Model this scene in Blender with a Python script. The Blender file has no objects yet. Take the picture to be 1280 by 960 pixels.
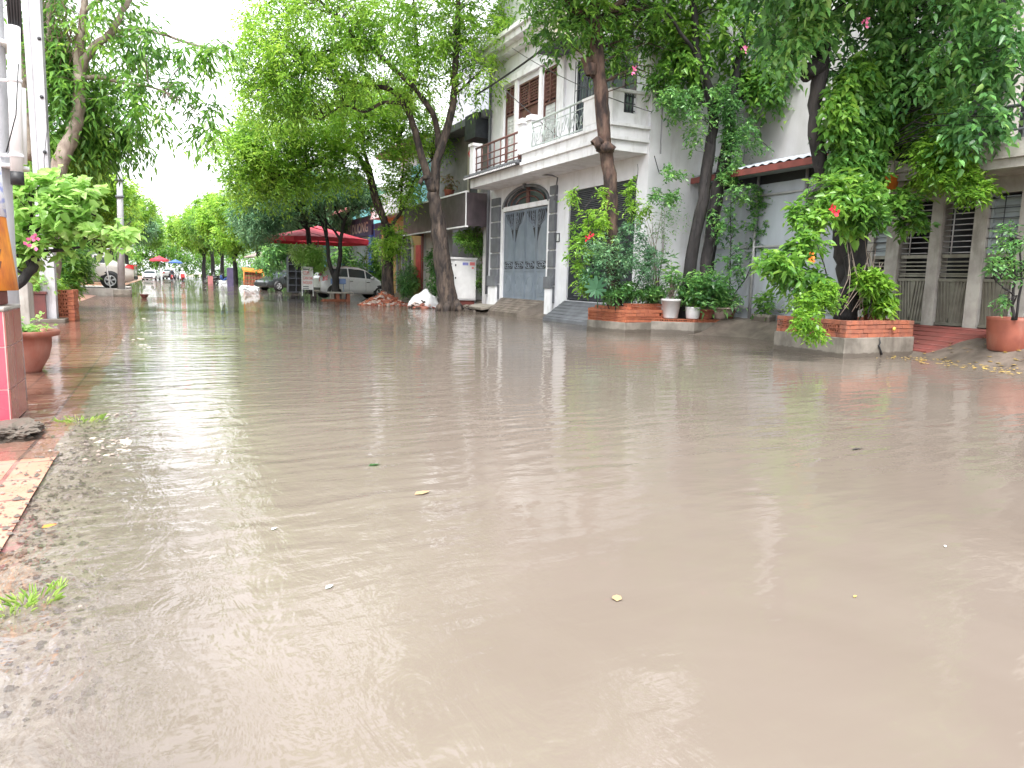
import bpy, math, random
import numpy as np
from mathutils import Vector, Matrix
random.seed(7); RNG = np.random.default_rng(11)
SC = bpy.context.scene; COL = SC.collection
R = math.radians

# ------------------------------------------------------------------ camera
FPX = 900.0; EYE = 1.1
def _basis():
    d = Vector((480-640, -FPX*FPX/129., -FPX)).normalized()
    s = Vector((205-640, 480-339, -FPX)); s = (s - d*s.dot(d)).normalized()
    Z = -d; Y = s; X = Y.cross(Z); return X, Y, Z
BX, BY, BZ = _basis()
cam = bpy.data.cameras.new('camera'); cam.sensor_width = 36; cam.lens = 36*FPX/1280
cam.clip_end = 2000; cam.clip_start = .05
camo = bpy.data.objects.new('camera', cam); COL.objects.link(camo)
camo.matrix_world = Matrix.Translation((0, 0, EYE)) @ Matrix((BX, BY, BZ)).to_4x4()
SC.camera = camo
def at(px, py, x=None, y=None, z=None):
    """real place seen at a photo pixel, on the plane x=, y= or z="""
    c = Vector((px-640, 480-py, -FPX)); r = Vector((c.dot(BX), c.dot(BY), c.dot(BZ)))
    t = (z-EYE)/r.z if z is not None else (x/r.x if x is not None else y/r.y)
    return Vector((r.x*t, r.y*t, r.z*t+EYE))
def ppm(p):      # pixels per metre at a place
    return FPX/max(.5, -Vector((BX.x*p[0]+BY.x*p[1], 0, 0)).x*0 - (BX.z*p[0]+BY.z*p[1]+BZ.z*(p[2]-EYE)))

# ------------------------------------------------------------------ tags, tree of objects
OFF = {}
def tag(o, label=None, cat=None, group=None, kind=None):
    if label: o['label'] = label
    if cat: o['category'] = cat
    if group: o['group'] = group
    if kind: o['kind'] = kind
    return o
def thing(name, loc, label, cat, group=None):
    o = bpy.data.objects.new(name, None); o.empty_display_size = .2; COL.objects.link(o)
    o.location = loc; OFF[o.name] = Vector(loc); return tag(o, label, cat, group)
def link(name, me, mats, parent=None, local=False):
    for m in (mats if isinstance(mats, (list, tuple)) else [mats]): me.materials.append(m)
    o = bpy.data.objects.new(name, me); COL.objects.link(o)
    if parent is not None:
        o.parent = parent
        off = OFF.get(parent.name, Vector((0, 0, 0)))
        OFF[o.name] = off
        if not local and off.length > 0: me.transform(Matrix.Translation(-off))
    else: OFF[o.name] = Vector((0, 0, 0))
    return o
def copy_tree(o, parent=None):
    c = o.copy(); COL.objects.link(c)
    if parent is not None: c.parent = parent
    for ch in [k for k in KIDS.get(o.name, [])]: copy_tree(ch, c)
    return c
KIDS = {}
def index_kids():
    KIDS.clear()
    for o in bpy.data.objects:
        if o.parent: KIDS.setdefault(o.parent.name, []).append(o)

class MB:
    def __init__(s): s.v = []; s.f = []; s.m = []; s.sm = []
    def add(s, vs, fs, m=0, sm=False):
        b = len(s.v); s.v += [tuple(v) for v in vs]
        for f in fs: s.f.append(tuple(b+i for i in f)); s.m.append(m); s.sm.append(sm)
    def box(s, a, b, m=0, rot=None, piv=None):
        x0, y0, z0 = [min(p, q) for p, q in zip(a, b)]; x1, y1, z1 = [max(p, q) for p, q in zip(a, b)]
        vs = [Vector(p) for p in ((x0,y0,z0),(x1,y0,z0),(x1,y1,z0),(x0,y1,z0),(x0,y0,z1),(x1,y0,z1),(x1,y1,z1),(x0,y1,z1))]
        if rot is not None:
            c = Vector(piv) if piv is not None else Vector(((x0+x1)/2, (y0+y1)/2, (z0+z1)/2))
            vs = [c + rot @ (v-c) for v in vs]
        s.add(vs, [(0,3,2,1),(4,5,6,7),(0,1,5,4),(1,2,6,5),(2,3,7,6),(3,0,4,7)], m)
    def quad(s, a, b, c, d, m=0): s.add([a,b,c,d], [(0,1,2,3)], m)
    def poly(s, pts, m=0): s.add(pts, [tuple(range(len(pts)))], m)
    def prism(s, pts, z0, z1, m=0):          # pts in xy
        n = len(pts); vs = [(p[0],p[1],z0) for p in pts]+[(p[0],p[1],z1) for p in pts]
        s.add(vs, [tuple(range(n))[::-1], tuple(range(n,2*n))]+[(i,(i+1)%n,n+(i+1)%n,n+i) for i in range(n)], m)
    def tube(s, pts, rad, n=8, m=0, jit=0., caps=True, sm=True, wob=None):
        pts = [Vector(p) for p in pts]
        if not isinstance(rad, (list, tuple)): rad = [rad]*len(pts)
        b = len(s.v); ref = Vector((0.31, .95, .02))
        for i, p in enumerate(pts):
            t = (pts[min(i+1,len(pts)-1)]-pts[max(i-1,0)]).normalized()
            u = t.cross(ref)
            if u.length < .1: u = t.cross(Vector((1,0,0)))
            u.normalize(); w = t.cross(u)
            for k in range(n):
                a = 2*math.pi*k/n; r = rad[i]*(1+(random.uniform(-jit,jit) if jit else 0))
                if wob: r *= wob(i, a)
                s.v.append(tuple(p+(u*math.cos(a)+w*math.sin(a))*r))
        for i in range(len(pts)-1):
            for k in range(n):
                s.f.append((b+i*n+k, b+i*n+(k+1)%n, b+(i+1)*n+(k+1)%n, b+(i+1)*n+k)); s.m.append(m); s.sm.append(sm)
        if caps:
            s.f.append(tuple(b+k for k in range(n))[::-1]); s.m.append(m); s.sm.append(False)
            e = b+(len(pts)-1)*n; s.f.append(tuple(e+k for k in range(n))); s.m.append(m); s.sm.append(False)
    def cyl(s, a, b, r, n=16, m=0, r2=None): s.tube([a, b], [r, r if r2 is None else r2], n, m)
    def lathe(s, c, prof, n=28, m=0, jit=0, ax='z'):
        b = len(s.v)
        for (r, z) in prof:
            for k in range(n):
                a = 2*math.pi*k/n; rr = r*(1+random.uniform(-jit,jit)) if jit else r
                q = (rr*math.cos(a), rr*math.sin(a), z) if ax == 'z' else ((rr*math.cos(a), z, rr*math.sin(a)) if ax == 'y' else (z, rr*math.cos(a), rr*math.sin(a)))
                s.v.append((c[0]+q[0], c[1]+q[1], c[2]+q[2]))
        for i in range(len(prof)-1):
            for k in range(n):
                s.f.append((b+i*n+k, b+i*n+(k+1)%n, b+(i+1)*n+(k+1)%n, b+(i+1)*n+k)); s.m.append(m); s.sm.append(True)
    def mesh(s, name):
        me = bpy.data.meshes.new(name); me.from_pydata(s.v, [], s.f)
        me.polygons.foreach_set('material_index', s.m); me.polygons.foreach_set('use_smooth', s.sm); me.update()
        return me
    def build(s, name, mats, parent=None, local=False, bevel=0, sharp=None):
        me = s.mesh(name)
        import bmesh
        bm = bmesh.new(); bm.from_mesh(me); bmesh.ops.recalc_face_normals(bm, faces=bm.faces)
        bm.to_mesh(me); bm.free()
        o = link(name, me, mats, parent, local)
        if bevel:
            md = o.modifiers.new('bevel', 'BEVEL'); md.width = bevel; md.segments = 2; md.limit_method = 'ANGLE'; md.angle_limit = R(40)
        return o

# ------------------------------------------------------------------ materials
def srgb(h):
    if isinstance(h, str):
        c = [int(h[i:i+2], 16)/255 for i in (0, 2, 4)]
        return tuple(x/12.92 if x <= .04045 else ((x+.055)/1.055)**2.4 for x in c)+(1,)
    return tuple(h)+(1,)
def nn(t, typ, **kw):
    n = t.nodes.new(typ)
    for k, v in kw.items(): setattr(n, k, v)
    return n
def mat(name, c1, c2=None, scale=3., detail=6, rough=.7, rvar=.1, bump=0., bscale=None, metal=0., spec=.5, stretch=(1,1,1),
        stain=None, sscale=.6, samt=.5, coat=0., fleck=None, thr=(.35,.65), tide=None):
    m = bpy.data.materials.new(name); m.use_nodes = True; t = m.node_tree; L = t.links.new
    b = t.nodes['Principled BSDF']; tc = nn(t, 'ShaderNodeTexCoord'); mp = nn(t, 'ShaderNodeMapping')
    L(tc.outputs['Object'], mp.inputs['Vector']); mp.inputs['Scale'].default_value = stretch
    no = nn(t, 'ShaderNodeTexNoise'); no.inputs['Scale'].default_value = scale; no.inputs['Detail'].default_value = detail
    L(mp.outputs[0], no.inputs['Vector'])
    cr = nn(t, 'ShaderNodeValToRGB'); cr.color_ramp.elements[0].position = thr[0]; cr.color_ramp.elements[1].position = thr[1]
    c1 = srgb(c1); c2 = srgb(c2) if c2 else tuple(x*.8 for x in c1[:3])+(1,)
    cr.color_ramp.elements[0].color = c1; cr.color_ramp.elements[1].color = c2
    L(no.outputs['Fac'], cr.inputs['Fac']); out = cr.outputs[0]
    if stain:
        n2 = nn(t, 'ShaderNodeTexNoise'); n2.inputs['Scale'].default_value = sscale; n2.inputs['Detail'].default_value = 8; n2.inputs['Roughness'].default_value = .65
        mp2 = nn(t, 'ShaderNodeMapping'); L(tc.outputs['Object'], mp2.inputs['Vector']); mp2.inputs['Scale'].default_value = (2.2, 2.2, .6)
        L(mp2.outputs[0], n2.inputs['Vector'])
        r2 = nn(t, 'ShaderNodeMapRange'); r2.inputs[1].default_value = .5; r2.inputs[2].default_value = .72; r2.inputs[4].default_value = samt
        L(n2.outputs['Fac'], r2.inputs[0])
        mx = nn(t, 'ShaderNodeMixRGB'); L(r2.outputs[0], mx.inputs[0]); L(out, mx.inputs[1]); mx.inputs[2].default_value = srgb(stain); out = mx.outputs[0]
    if fleck:
        vo = nn(t, 'ShaderNodeTexVoronoi'); vo.inputs['Scale'].default_value = fleck[0]; L(tc.outputs['Object'], vo.inputs['Vector'])
        mx = nn(t, 'ShaderNodeMixRGB'); mx.inputs[0].default_value = fleck[1]; L(out, mx.inputs[1]); 
        hs = nn(t, 'ShaderNodeSeparateColor'); L(vo.outputs['Color'], hs.inputs[0])
        rr = nn(t, 'ShaderNodeValToRGB'); rr.color_ramp.elements[0].color = srgb(fleck[2]); rr.color_ramp.elements[1].color = srgb(fleck[3]); L(hs.outputs[0], rr.inputs[0])
        L(rr.outputs[0], mx.inputs[2]); out = mx.outputs[0]
    if tide:      # mud line left by the flood on surfaces standing in it
        sx = nn(t, 'ShaderNodeSeparateXYZ'); L(tc.outputs['Object'], sx.inputs[0]); ns = nn(t, 'ShaderNodeTexNoise'); ns.inputs['Scale'].default_value = 9; L(tc.outputs['Object'], ns.inputs[0])
        aa = nn(t, 'ShaderNodeMath', operation='MULTIPLY_ADD'); L(ns.outputs['Fac'], aa.inputs[0]); aa.inputs[1].default_value = -.07; L(sx.outputs['Z'], aa.inputs[2])
        rg = nn(t, 'ShaderNodeMapRange'); rg.inputs[1].default_value = tide; rg.inputs[2].default_value = tide-.02; rg.inputs[4].default_value = .8; L(aa.outputs[0], rg.inputs[0])
        mx = nn(t, 'ShaderNodeMixRGB'); L(rg.outputs[0], mx.inputs[0]); L(out, mx.inputs[1]); mx.inputs[2].default_value = (.075,.06,.047,1); out = mx.outputs[0]
    L(out, b.inputs['Base Color'])
    b.inputs['Metallic'].default_value = metal; b.inputs['Specular IOR Level'].default_value = spec; b.inputs['Coat Weight'].default_value = coat
    rr = nn(t, 'ShaderNodeMapRange'); rr.inputs[3].default_value = max(.02, rough-rvar); rr.inputs[4].default_value = min(1, rough+rvar)
    L(no.outputs['Fac'], rr.inputs[0]); L(rr.outputs[0], b.inputs['Roughness'])
    if bump:
        nb = nn(t, 'ShaderNodeTexNoise'); nb.inputs['Scale'].default_value = bscale or scale*4; nb.inputs['Detail'].default_value = 6
        L(mp.outputs[0], nb.inputs['Vector'])
        bp = nn(t, 'ShaderNodeBump'); bp.inputs['Strength'].default_value = 1; bp.inputs['Distance'].default_value = bump
        L(nb.outputs['Fac'], bp.inputs['Height']); L(bp.outputs[0], b.inputs['Normal'])
    return m
def leafmat(name, cols, trans=.35, rough=.42, gscale=.9):
    m = bpy.data.materials.new(name); m.use_nodes = True; t = m.node_tree; L = t.links.new
    b = t.nodes['Principled BSDF']; out = t.nodes['Material Output']
    a = nn(t, 'ShaderNodeAttribute', attribute_name='tint'); tc = nn(t, 'ShaderNodeTexCoord')
    no = nn(t, 'ShaderNodeTexNoise'); no.inputs['Scale'].default_value = gscale; no.inputs['Detail'].default_value = 2; L(tc.outputs['Object'], no.inputs['Vector'])
    ad = nn(t, 'ShaderNodeMath', operation='MULTIPLY_ADD'); L(no.outputs['Fac'], ad.inputs[0]); ad.inputs[1].default_value = 1.5; ad.inputs[2].default_value = -.75
    su = nn(t, 'ShaderNodeMath', operation='ADD'); L(ad.outputs[0], su.inputs[0]); L(a.outputs['Fac'], su.inputs[1])
    cr = nn(t, 'ShaderNodeValToRGB'); e = cr.color_ramp.elements
    for i, c in enumerate(cols):
        p = i/(len(cols)-1)
        if i < 2: el = e[i] if i == 0 else e[1]; el.position = p
        else: el = e.new(p)
        el.color = srgb(c)
    L(su.outputs[0], cr.inputs[0]); L(cr.outputs[0], b.inputs['Base Color'])
    b.inputs['Roughness'].default_value = rough*.85; b.inputs['Specular IOR Level'].default_value = .6
    tr = nn(t, 'ShaderNodeBsdfTranslucent'); hs = nn(t, 'ShaderNodeHueSaturation'); hs.inputs['Value'].default_value = 1.5; hs.inputs['Hue'].default_value = .485
    L(cr.outputs[0], hs.inputs['Color']); L(hs.outputs[0], tr.inputs['Color'])
    mx = nn(t, 'ShaderNodeMixShader'); mx.inputs[0].default_value = trans; L(b.outputs[0], mx.inputs[1]); L(tr.outputs[0], mx.inputs[2]); L(mx.outputs[0], out.inputs['Surface'])
    return m
M = {}
M['leaf_bright'] = leafmat('leaf_bright', [(0.073, 0.183, 0.03), (0.146, 0.317, 0.037), (0.256, 0.464, 0.061), (0.39, 0.586, 0.098)], .5)
M['leaf_mid'] = leafmat('leaf_mid', [(0.049, 0.134, 0.037), (0.091, 0.232, 0.043), (0.159, 0.342, 0.055), (0.293, 0.488, 0.085)], .45)
M['leaf_dark'] = leafmat('leaf_dark', [(.045,.135,.05), (.085,.22,.068), (.15,.35,.09), (.34,.55,.16)], .36)
M['leaf_blue'] = leafmat('leaf_blue', [(0.049, 0.134, 0.073), (0.091, 0.207, 0.11), (0.146, 0.293, 0.146), (0.244, 0.403, 0.183)], .32)
M['leaf_lime'] = leafmat('leaf_lime', [(.13,.29,.06), (.21,.41,.09), (.33,.54,.16), (.55,.7,.34)], .5)
M['leaf_rust'] = leafmat('leaf_rust', [(.10,.06,.03),(.2,.12,.05),(.14,.18,.04),(.3,.22,.08)], .3)
M['grass'] = leafmat('grass', [(0.122, 0.244, 0.037), (0.244, 0.415, 0.073), (0.366, 0.488, 0.122), (0.512, 0.512, 0.244)], .3)
M['bark'] = mat('bark', (0.052, 0.038, 0.032), (0.017, 0.013, 0.013), 7, rough=.85, bump=.06, bscale=14, stretch=(1,1,.35), stain=(.2,.145,.11), sscale=2.6, samt=.6, thr=(.42,.58))
M['bark_brown'] = mat('bark_brown', (.095,.055,.042), (.022,.014,.013), 6, rough=.85, bump=.035, bscale=14, stretch=(1,1,.4), stain=(.2,.14,.1), sscale=3.2, samt=.6, thr=(.42,.58))
M['bark_dark'] = mat('bark_dark', (0.021, 0.017, 0.018), (0.008, 0.007, 0.008), 7, rough=.8, bump=.03, bscale=16, stretch=(1,1,.35), stain=(.07,.06,.055), sscale=1.4, samt=.5)
M['bark_grey'] = mat('bark_grey', (.3,.25,.21), (.16,.12,.1), 7, rough=.85, bump=.012, bscale=22, stretch=(1,1,.6))
M['concrete'] = mat('concrete', (0.385, 0.367, 0.339), (0.276, 0.258, 0.239), 4, rough=.85, bump=.004, bscale=40, stain=(.12,.11,.09), sscale=1.4, samt=.75)
M['concrete_wet'] = mat('concrete_wet', (.25,.225,.195), (.14,.125,.105), 4, rough=.55, rvar=.2, bump=.006, bscale=30, stain=(.07,.06,.05), sscale=1.5, samt=.7, tide=.06)
M['pole_concrete'] = mat('pole_concrete', (0.426, 0.426, 0.451), (0.344, 0.344, 0.369), 5, rough=.8, bump=.002, bscale=50, stain=(.3,.29,.28), sscale=.8, samt=.4)
M['white_wall'] = mat('white_wall', (0.697, 0.702, 0.739), (0.613, 0.618, 0.654), 2, rough=.8, bump=.002, bscale=60, stain=(.36,.345,.33), sscale=1.3, samt=.42)
M['white_trim'] = mat('white_trim', (0.762, 0.766, 0.792), (0.679, 0.683, 0.71), 3, rough=.7, stain=(.3,.28,.26), sscale=1.6, samt=.55)
M['cream_wall'] = mat('cream_wall', (0.492, 0.467, 0.369), (0.426, 0.402, 0.328), 2, rough=.8, stain=(.35,.33,.28), samt=.4)
M['lavender_wall'] = mat('lavender_wall', (0.541, 0.541, 0.607), (0.492, 0.492, 0.574), 1.5, rough=.8)
M['beige_wall'] = mat('beige_wall', (0.514, 0.505, 0.514), (0.45, 0.441, 0.45), 1.5, rough=.85, bump=.002, bscale=50, stain=(.33,.31,.28), samt=.5, sscale=.5)
M['grey_wall'] = mat('grey_wall', (0.246, 0.238, 0.238), (0.18, 0.172, 0.172), 2, rough=.85, stain=(.14,.13,.12), samt=.6)
M['stone_grey'] = mat('stone_grey', (0.139, 0.148, 0.164), (0.098, 0.102, 0.115), 3, rough=.6, bump=.004, bscale=30)
M['joint'] = mat('joint', (.5,.5,.5), (.4,.4,.4), 5)
M['gate_blue'] = mat('gate_blue', (0.172, 0.205, 0.246), (0.139, 0.168, 0.205), 3, rough=.45, stain=(.25,.26,.27), samt=.4)
M['dark_metal'] = mat('dark_metal', (.035,.04,.05), (.025,.028,.035), 6, rough=.5, spec=.4)
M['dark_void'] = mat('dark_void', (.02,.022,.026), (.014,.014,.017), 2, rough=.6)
M['brown_wood'] = mat('brown_wood', (.13,.06,.05), (.08,.035,.03), 6, rough=.5, stretch=(1,1,.3))
M['brown_rail'] = mat('brown_rail', (.16,.07,.06), (.12,.05,.045), 6, rough=.5)
M['pale_rail'] = mat('pale_rail', (.46,.52,.5), (.36,.41,.4), 8, rough=.55)
M['purple_frame'] = mat('purple_frame', (.10,.075,.09), (.07,.055,.07), 6, rough=.5)
M['glass'] = mat('glass', (.06,.075,.085), (.09,.11,.12), 1.2, rough=.06, rvar=.03, spec=.8)
M['pale_panel'] = mat('pale_panel', (.6,.62,.62), (.5,.52,.52), 4, rough=.6)
M['awning_black'] = mat('awning_black', (.085,.065,.075), (.055,.045,.05), 3, rough=.35, spec=.5, stain=(.15,.12,.12), samt=.4, sscale=1.2)
M['shutter_white'] = mat('shutter_white', (0.476, 0.459, 0.41), (0.41, 0.394, 0.353), 3, rough=.5)
M['shutter_grey'] = mat('shutter_grey', (0.295, 0.336, 0.353), (0.246, 0.279, 0.295), 3, rough=.5)
M['orange_wall'] = mat('orange_wall', (0.508, 0.328, 0.139), (0.451, 0.279, 0.107), 2, rough=.8, stain=(.4,.25,.13), samt=.4)
M['blue_paint'] = mat('blue_paint', (.07,.16,.5), (.055,.12,.4), 3, rough=.5)
M['navy'] = mat('navy', (.09,.07,.14), (.06,.05,.1), 3, rough=.5)
M['pink_roof'] = mat('pink_roof', (.5,.2,.2), (.4,.15,.16), 3, rough=.6)
M['red_fabric'] = mat('red_fabric', (.62,.05,.08), (.5,.035,.06), 3, rough=.7, bump=.004, bscale=8)
M['red_paint'] = mat('red_paint', (.55,.05,.05), (.45,.04,.04), 4, rough=.5)
M['pink_text'] = mat('pink_text', (.75,.25,.25), (.7,.2,.2), 4, rough=.5)
M['orange_sheet'] = mat('orange_sheet', (.75,.22,.03), (.65,.17,.02), 4, rough=.6)
M['galv'] = mat('galv', (0.422, 0.459, 0.514), (0.33, 0.358, 0.404), 1.6, rough=.5, metal=.1, stretch=(1,1,.35), stain=(.25,.23,.22), samt=.5, sscale=.8)
M['steel'] = mat('steel', (0.246, 0.238, 0.205), (0.164, 0.152, 0.131), 5, rough=.42, metal=.5, stain=(.14,.12,.09), samt=.6)
M['steel_pale'] = mat('steel_pale', (.42,.42,.43), (.32,.32,.33), 5, rough=.5, metal=.3)
M['rust_red'] = mat('rust_red', (.2,.05,.04), (.13,.035,.03), 4, rough=.7)
M['terracotta'] = mat('terracotta', (0.295, 0.09, 0.057), (0.213, 0.061, 0.041), 4, rough=.7, stain=(.4,.25,.2), samt=.45, sscale=1.5)
M['pot_dark'] = mat('pot_dark', (.13,.04,.035), (.09,.03,.03), 5, rough=.35)
M['pot_white'] = mat('pot_white', (.62,.61,.62), (.55,.54,.55), 4, rough=.3)
M['pot_pink'] = mat('pot_pink', (.5,.4,.36), (.4,.31,.28), 4, rough=.6)
M['soil'] = mat('soil', (.06,.045,.035), (.035,.026,.02), 12, rough=.9, bump=.02, bscale=40)
M['mud'] = mat('mud', (.15,.125,.105), (.085,.07,.058), 4, rough=.45, rvar=.25, bump=.012, bscale=14)
M['bed'] = mat('bed', (.3,.25,.2), (.22,.18,.14), 3, rough=.8)
M['brick'] = mat('brick', (0.377, 0.123, 0.061), (0.246, 0.07, 0.037), 9, rough=.85, bump=.004, bscale=60, stain=(.22,.12,.09), samt=.55, sscale=2.5, fleck=(9,.35,(.5,.17,.08),(.28,.08,.05)))
M['brick_dirty'] = mat('brick_dirty', (0.328, 0.107, 0.057), (0.18, 0.061, 0.041), 7, rough=.85, bump=.005, bscale=60, stain=(.16,.12,.09), samt=.8, sscale=2.5, fleck=(8,.3,(.48,.15,.08),(.2,.09,.07)))
M['pink_tile'] = mat('pink_tile', (.55,.06,.10), (.45,.045,.085), 2, rough=.25, spec=.6, stain=(.5,.2,.2), samt=.3)
M['red_tile'] = mat('red_tile', (.3,.075,.065), (.25,.06,.055), 2.5, rough=.25, spec=.6, stain=(.42,.25,.22), samt=.45, sscale=1.2)
M['grout'] = mat('grout', (.75,.66,.62), (.62,.5,.48), 12, rough=.8)
M['red_ramp'] = mat('red_ramp', (0.197, 0.053, 0.045), (0.139, 0.041, 0.034), 5, rough=.6, stain=(.1,.05,.045), samt=.5)
M['white_paint'] = mat('white_paint', (.75,.75,.76), (.68,.68,.69), 5, rough=.45, stain=(.5,.48,.46), samt=.3, sscale=1.5)
M['pvc'] = mat('pvc', (.78,.78,.78), (.7,.7,.7), 5, rough=.35, stain=(.5,.47,.42), samt=.35)
M['black'] = mat('black', (.02,.02,.022), (.012,.012,.014), 5, rough=.5)
M['rubber'] = mat('rubber', (.018,.018,.02), (.012,.012,.013), 8, rough=.8)
M['orange_paint'] = mat('orange_paint', (.8,.32,.035), (.62,.19,.03), 5, rough=.55, stain=(.22,.06,.035), samt=.95, sscale=2.2)
M['silver_paint'] = mat('silver_paint', (.78,.79,.82), (.74,.75,.78), 3, rough=.28, metal=.0, spec=.6, coat=.6)
M['bronze_paint'] = mat('bronze_paint', (.55,.5,.46), (.5,.46,.43), 3, rough=.3, metal=.1, spec=.6, coat=.6)
M['dark_paint'] = mat('dark_paint', (.05,.055,.06), (.035,.04,.042), 3, rough=.3, coat=.5)
M['white_car'] = mat('white_car', (.75,.76,.78), (.7,.7,.72), 3, rough=.3, coat=.6)
M['alloy'] = mat('alloy', (.6,.6,.62), (.5,.5,.52), 5, rough=.35, metal=.6)
M['tail_red'] = mat('tail_red', (.55,.02,.03), (.45,.015,.02), 5, rough=.2, spec=.7)
M['chrome'] = mat('chrome', (.6,.6,.62), (.5,.5,.52), 5, rough=.25, metal=.8)
M['blue_sign'] = mat('blue_sign', (.15,.22,.42), (.12,.18,.34), 4, rough=.5)
M['sticker_blue'] = mat('sticker_blue', (.2,.22,.6), (.3,.3,.6), 9, rough=.5)
M['poster'] = mat('poster', (.75,.76,.85), (.35,.4,.75), 9, rough=.6, thr=(.5,.62), stretch=(1,1,2.5))
M['plastic_white'] = mat('plastic_white', (.66,.7,.78), (.55,.6,.68), 5, rough=.5, bump=.03, bscale=5)
M['tarp'] = mat('tarp', (.7,.71,.73), (.6,.61,.63), 3, rough=.55, bump=.03, bscale=5)
M['flower_red'] = mat('flower_red', (.7,.04,.06), (.6,.02,.04), 5, rough=.6)
M['flower_pink'] = mat('flower_pink', (.8,.2,.4), (.7,.13,.3), 5, rough=.6)
M['yellow_leaf'] = mat('yellow_leaf', (.62,.45,.1), (.5,.32,.06), 9, rough=.55)
M['pebble'] = mat('pebble', (.5,.43,.355), (.3,.25,.2), 22, rough=.35, bump=.004, bscale=70, fleck=(55,.5,(.54,.49,.43),(.2,.165,.13)))
M['skin'] = mat('skin', (.45,.27,.19), (.42,.25,.17), 6, rough=.6)
M['cloth_white'] = mat('cloth_white', (.72,.73,.76), (.62,.63,.67), 7, rough=.6)
M['cloth_dark'] = mat('cloth_dark', (.04,.04,.05), (.03,.03,.04), 7, rough=.8)
M['teal'] = mat('teal', (.15,.4,.42), (.12,.32,.34), 3, rough=.6)
# ------------------------------------------------------------------ foliage
def unit(a): return a/np.maximum(1e-6, np.linalg.norm(a, axis=-1, keepdims=True))
def leaf_mesh(name, P, D, L, W, kind='kite', droop=.25, up=None):
    """P base points, D directions, L lengths, W widths"""
    n = len(P); upv = np.tile(np.array([0,0,1.]), (n,1)) + RNG.normal(0,.45,(n,3))
    if up is not None: upv = upv*.6 + up
    D = unit(D); S = unit(np.cross(D, upv)); U = np.cross(S, D)
    L = L[:,None]; W = W[:,None]
    tip = P + D*L - np.array([0,0,1.])*L*droop
    if kind == 'kite':
        mid = P + D*L*.42 + U*L*.04
        V = np.stack([P, mid+S*W*.5, tip, mid-S*W*.5], 1); k = 4; faces = [(0,1,2,3)]
    elif kind == 'heart':
        a = P + D*L*.08; b = P + D*L*.5 + U*L*.06 - np.array([0,0,1.])*L*droop*.3
        V = np.stack([P, a+S*W*.42+U*W*.12, b+S*W*.42+U*W*.10, tip, b-S*W*.42+U*W*.10, a-S*W*.42+U*W*.12], 1); k = 6
        faces = [(0,1,2,3),(0,3,4,5)]
    else:       # long lance leaf, folded
        a = P + D*L*.3 + U*L*.05; b = P + D*L*.68 - np.array([0,0,1.])*L*droop*.35
        V = np.stack([P, a+S*W*.5+U*W*.15, b+S*W*.38+U*W*.1, tip, b-S*W*.38+U*W*.1, a-S*W*.5+U*W*.15], 1); k = 6
        faces = [(0,1,2,3),(0,3,4,5)]
    me = bpy.data.meshes.new(name); nf = len(faces)
    me.vertices.add(n*k); me.vertices.foreach_set('co', V.reshape(-1).astype(np.float32))
    F = (np.arange(n)[:,None,None]*k + np.array(faces)[None]).reshape(-1)
    me.loops.add(len(F)); me.loops.foreach_set('vertex_index', F.astype(np.int32))
    me.polygons.add(n*nf); me.polygons.foreach_set('loop_start', (np.arange(n*nf)*4).astype(np.int32))
    me.update(calc_edges=True)
    at_ = me.attributes.new('tint', 'FLOAT', 'FACE')
    t = np.clip(RNG.normal(.5,.19,n),0,1); at_.data.foreach_set('value', np.repeat(t, nf).astype(np.float32))
    return me
def clusters(blobs, n, hollow=.45):
    """cluster centres in ellipsoids; blob = (cx,cy,cz, rx,ry,rz[,weight])"""
    w = np.array([b[6] if len(b) > 6 else b[3]*b[4]*b[5] for b in blobs], float)**(.8); w /= w.sum()
    ids = RNG.choice(len(blobs), n, p=w); B = np.array([b[:6] for b in blobs])[ids]
    d = unit(RNG.normal(0,1,(n,3))); r = hollow+(1-hollow)*RNG.random(n)**.7
    r *= 1+.16*RNG.normal(0,1,n)
    off = d*r[:,None]
    return B[:,:3]+off*B[:,3:6], d
def sprays(C, O, leaf, width, size, shoots=5, per=7, droop=.45, kind='kite', ldroop=.25, name='leaves', up=None, hang=0.):
    """each cluster: a handful of drooping shoots carrying leaves on both sides"""
    n = len(C); Ps=[];Ds=[];Ls=[]
    for s in range(shoots):
        sd = unit(O*.5 + RNG.normal(0,.8,(n,3)) - np.array([0,0,droop])); ln = size*(.6+.8*RNG.random(n))
        side = unit(np.cross(sd, np.tile([0,0,1.],(n,1))+RNG.normal(0,.2,(n,3))))
        for k in range(per):
            t = (k+.6+RNG.normal(0,.2,n))/per
            p = C + sd*(ln*t)[:,None] - np.array([0,0,1.])*(ln*t*t*(.35+hang))[:,None]
            sg = 1 if k % 2 else -1
            d = sd*.55 + side*sg*.8 + RNG.normal(0,.28,(n,3)) - np.array([0,0,hang])
            Ps.append(p); Ds.append(d); Ls.append(leaf*(.7+.6*RNG.random(n)))
    P = np.concatenate(Ps); D = np.concatenate(Ds); L = np.concatenate(Ls)
    return leaf_mesh(name, P, D, L, L*width, kind, ldroop, up)
def smooth_path(pts, rad, sub=4):
    P = [Vector(p) for p in pts]; out=[]; rr=[]
    for i in range(len(P)-1):
        p0 = P[max(i-1,0)]; p1=P[i]; p2=P[i+1]; p3=P[min(i+2,len(P)-1)]
        for k in range(sub):
            t=k/sub; out.append(.5*((2*p1)+(p2-p0)*t+(2*p0-5*p1+4*p2-p3)*t*t+(3*p1-p0-3*p2+p3)*t**3)); rr.append(rad[i]*(1-t)+rad[i+1]*t)
    out.append(P[-1]); rr.append(rad[-1]); return out, rr
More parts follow.
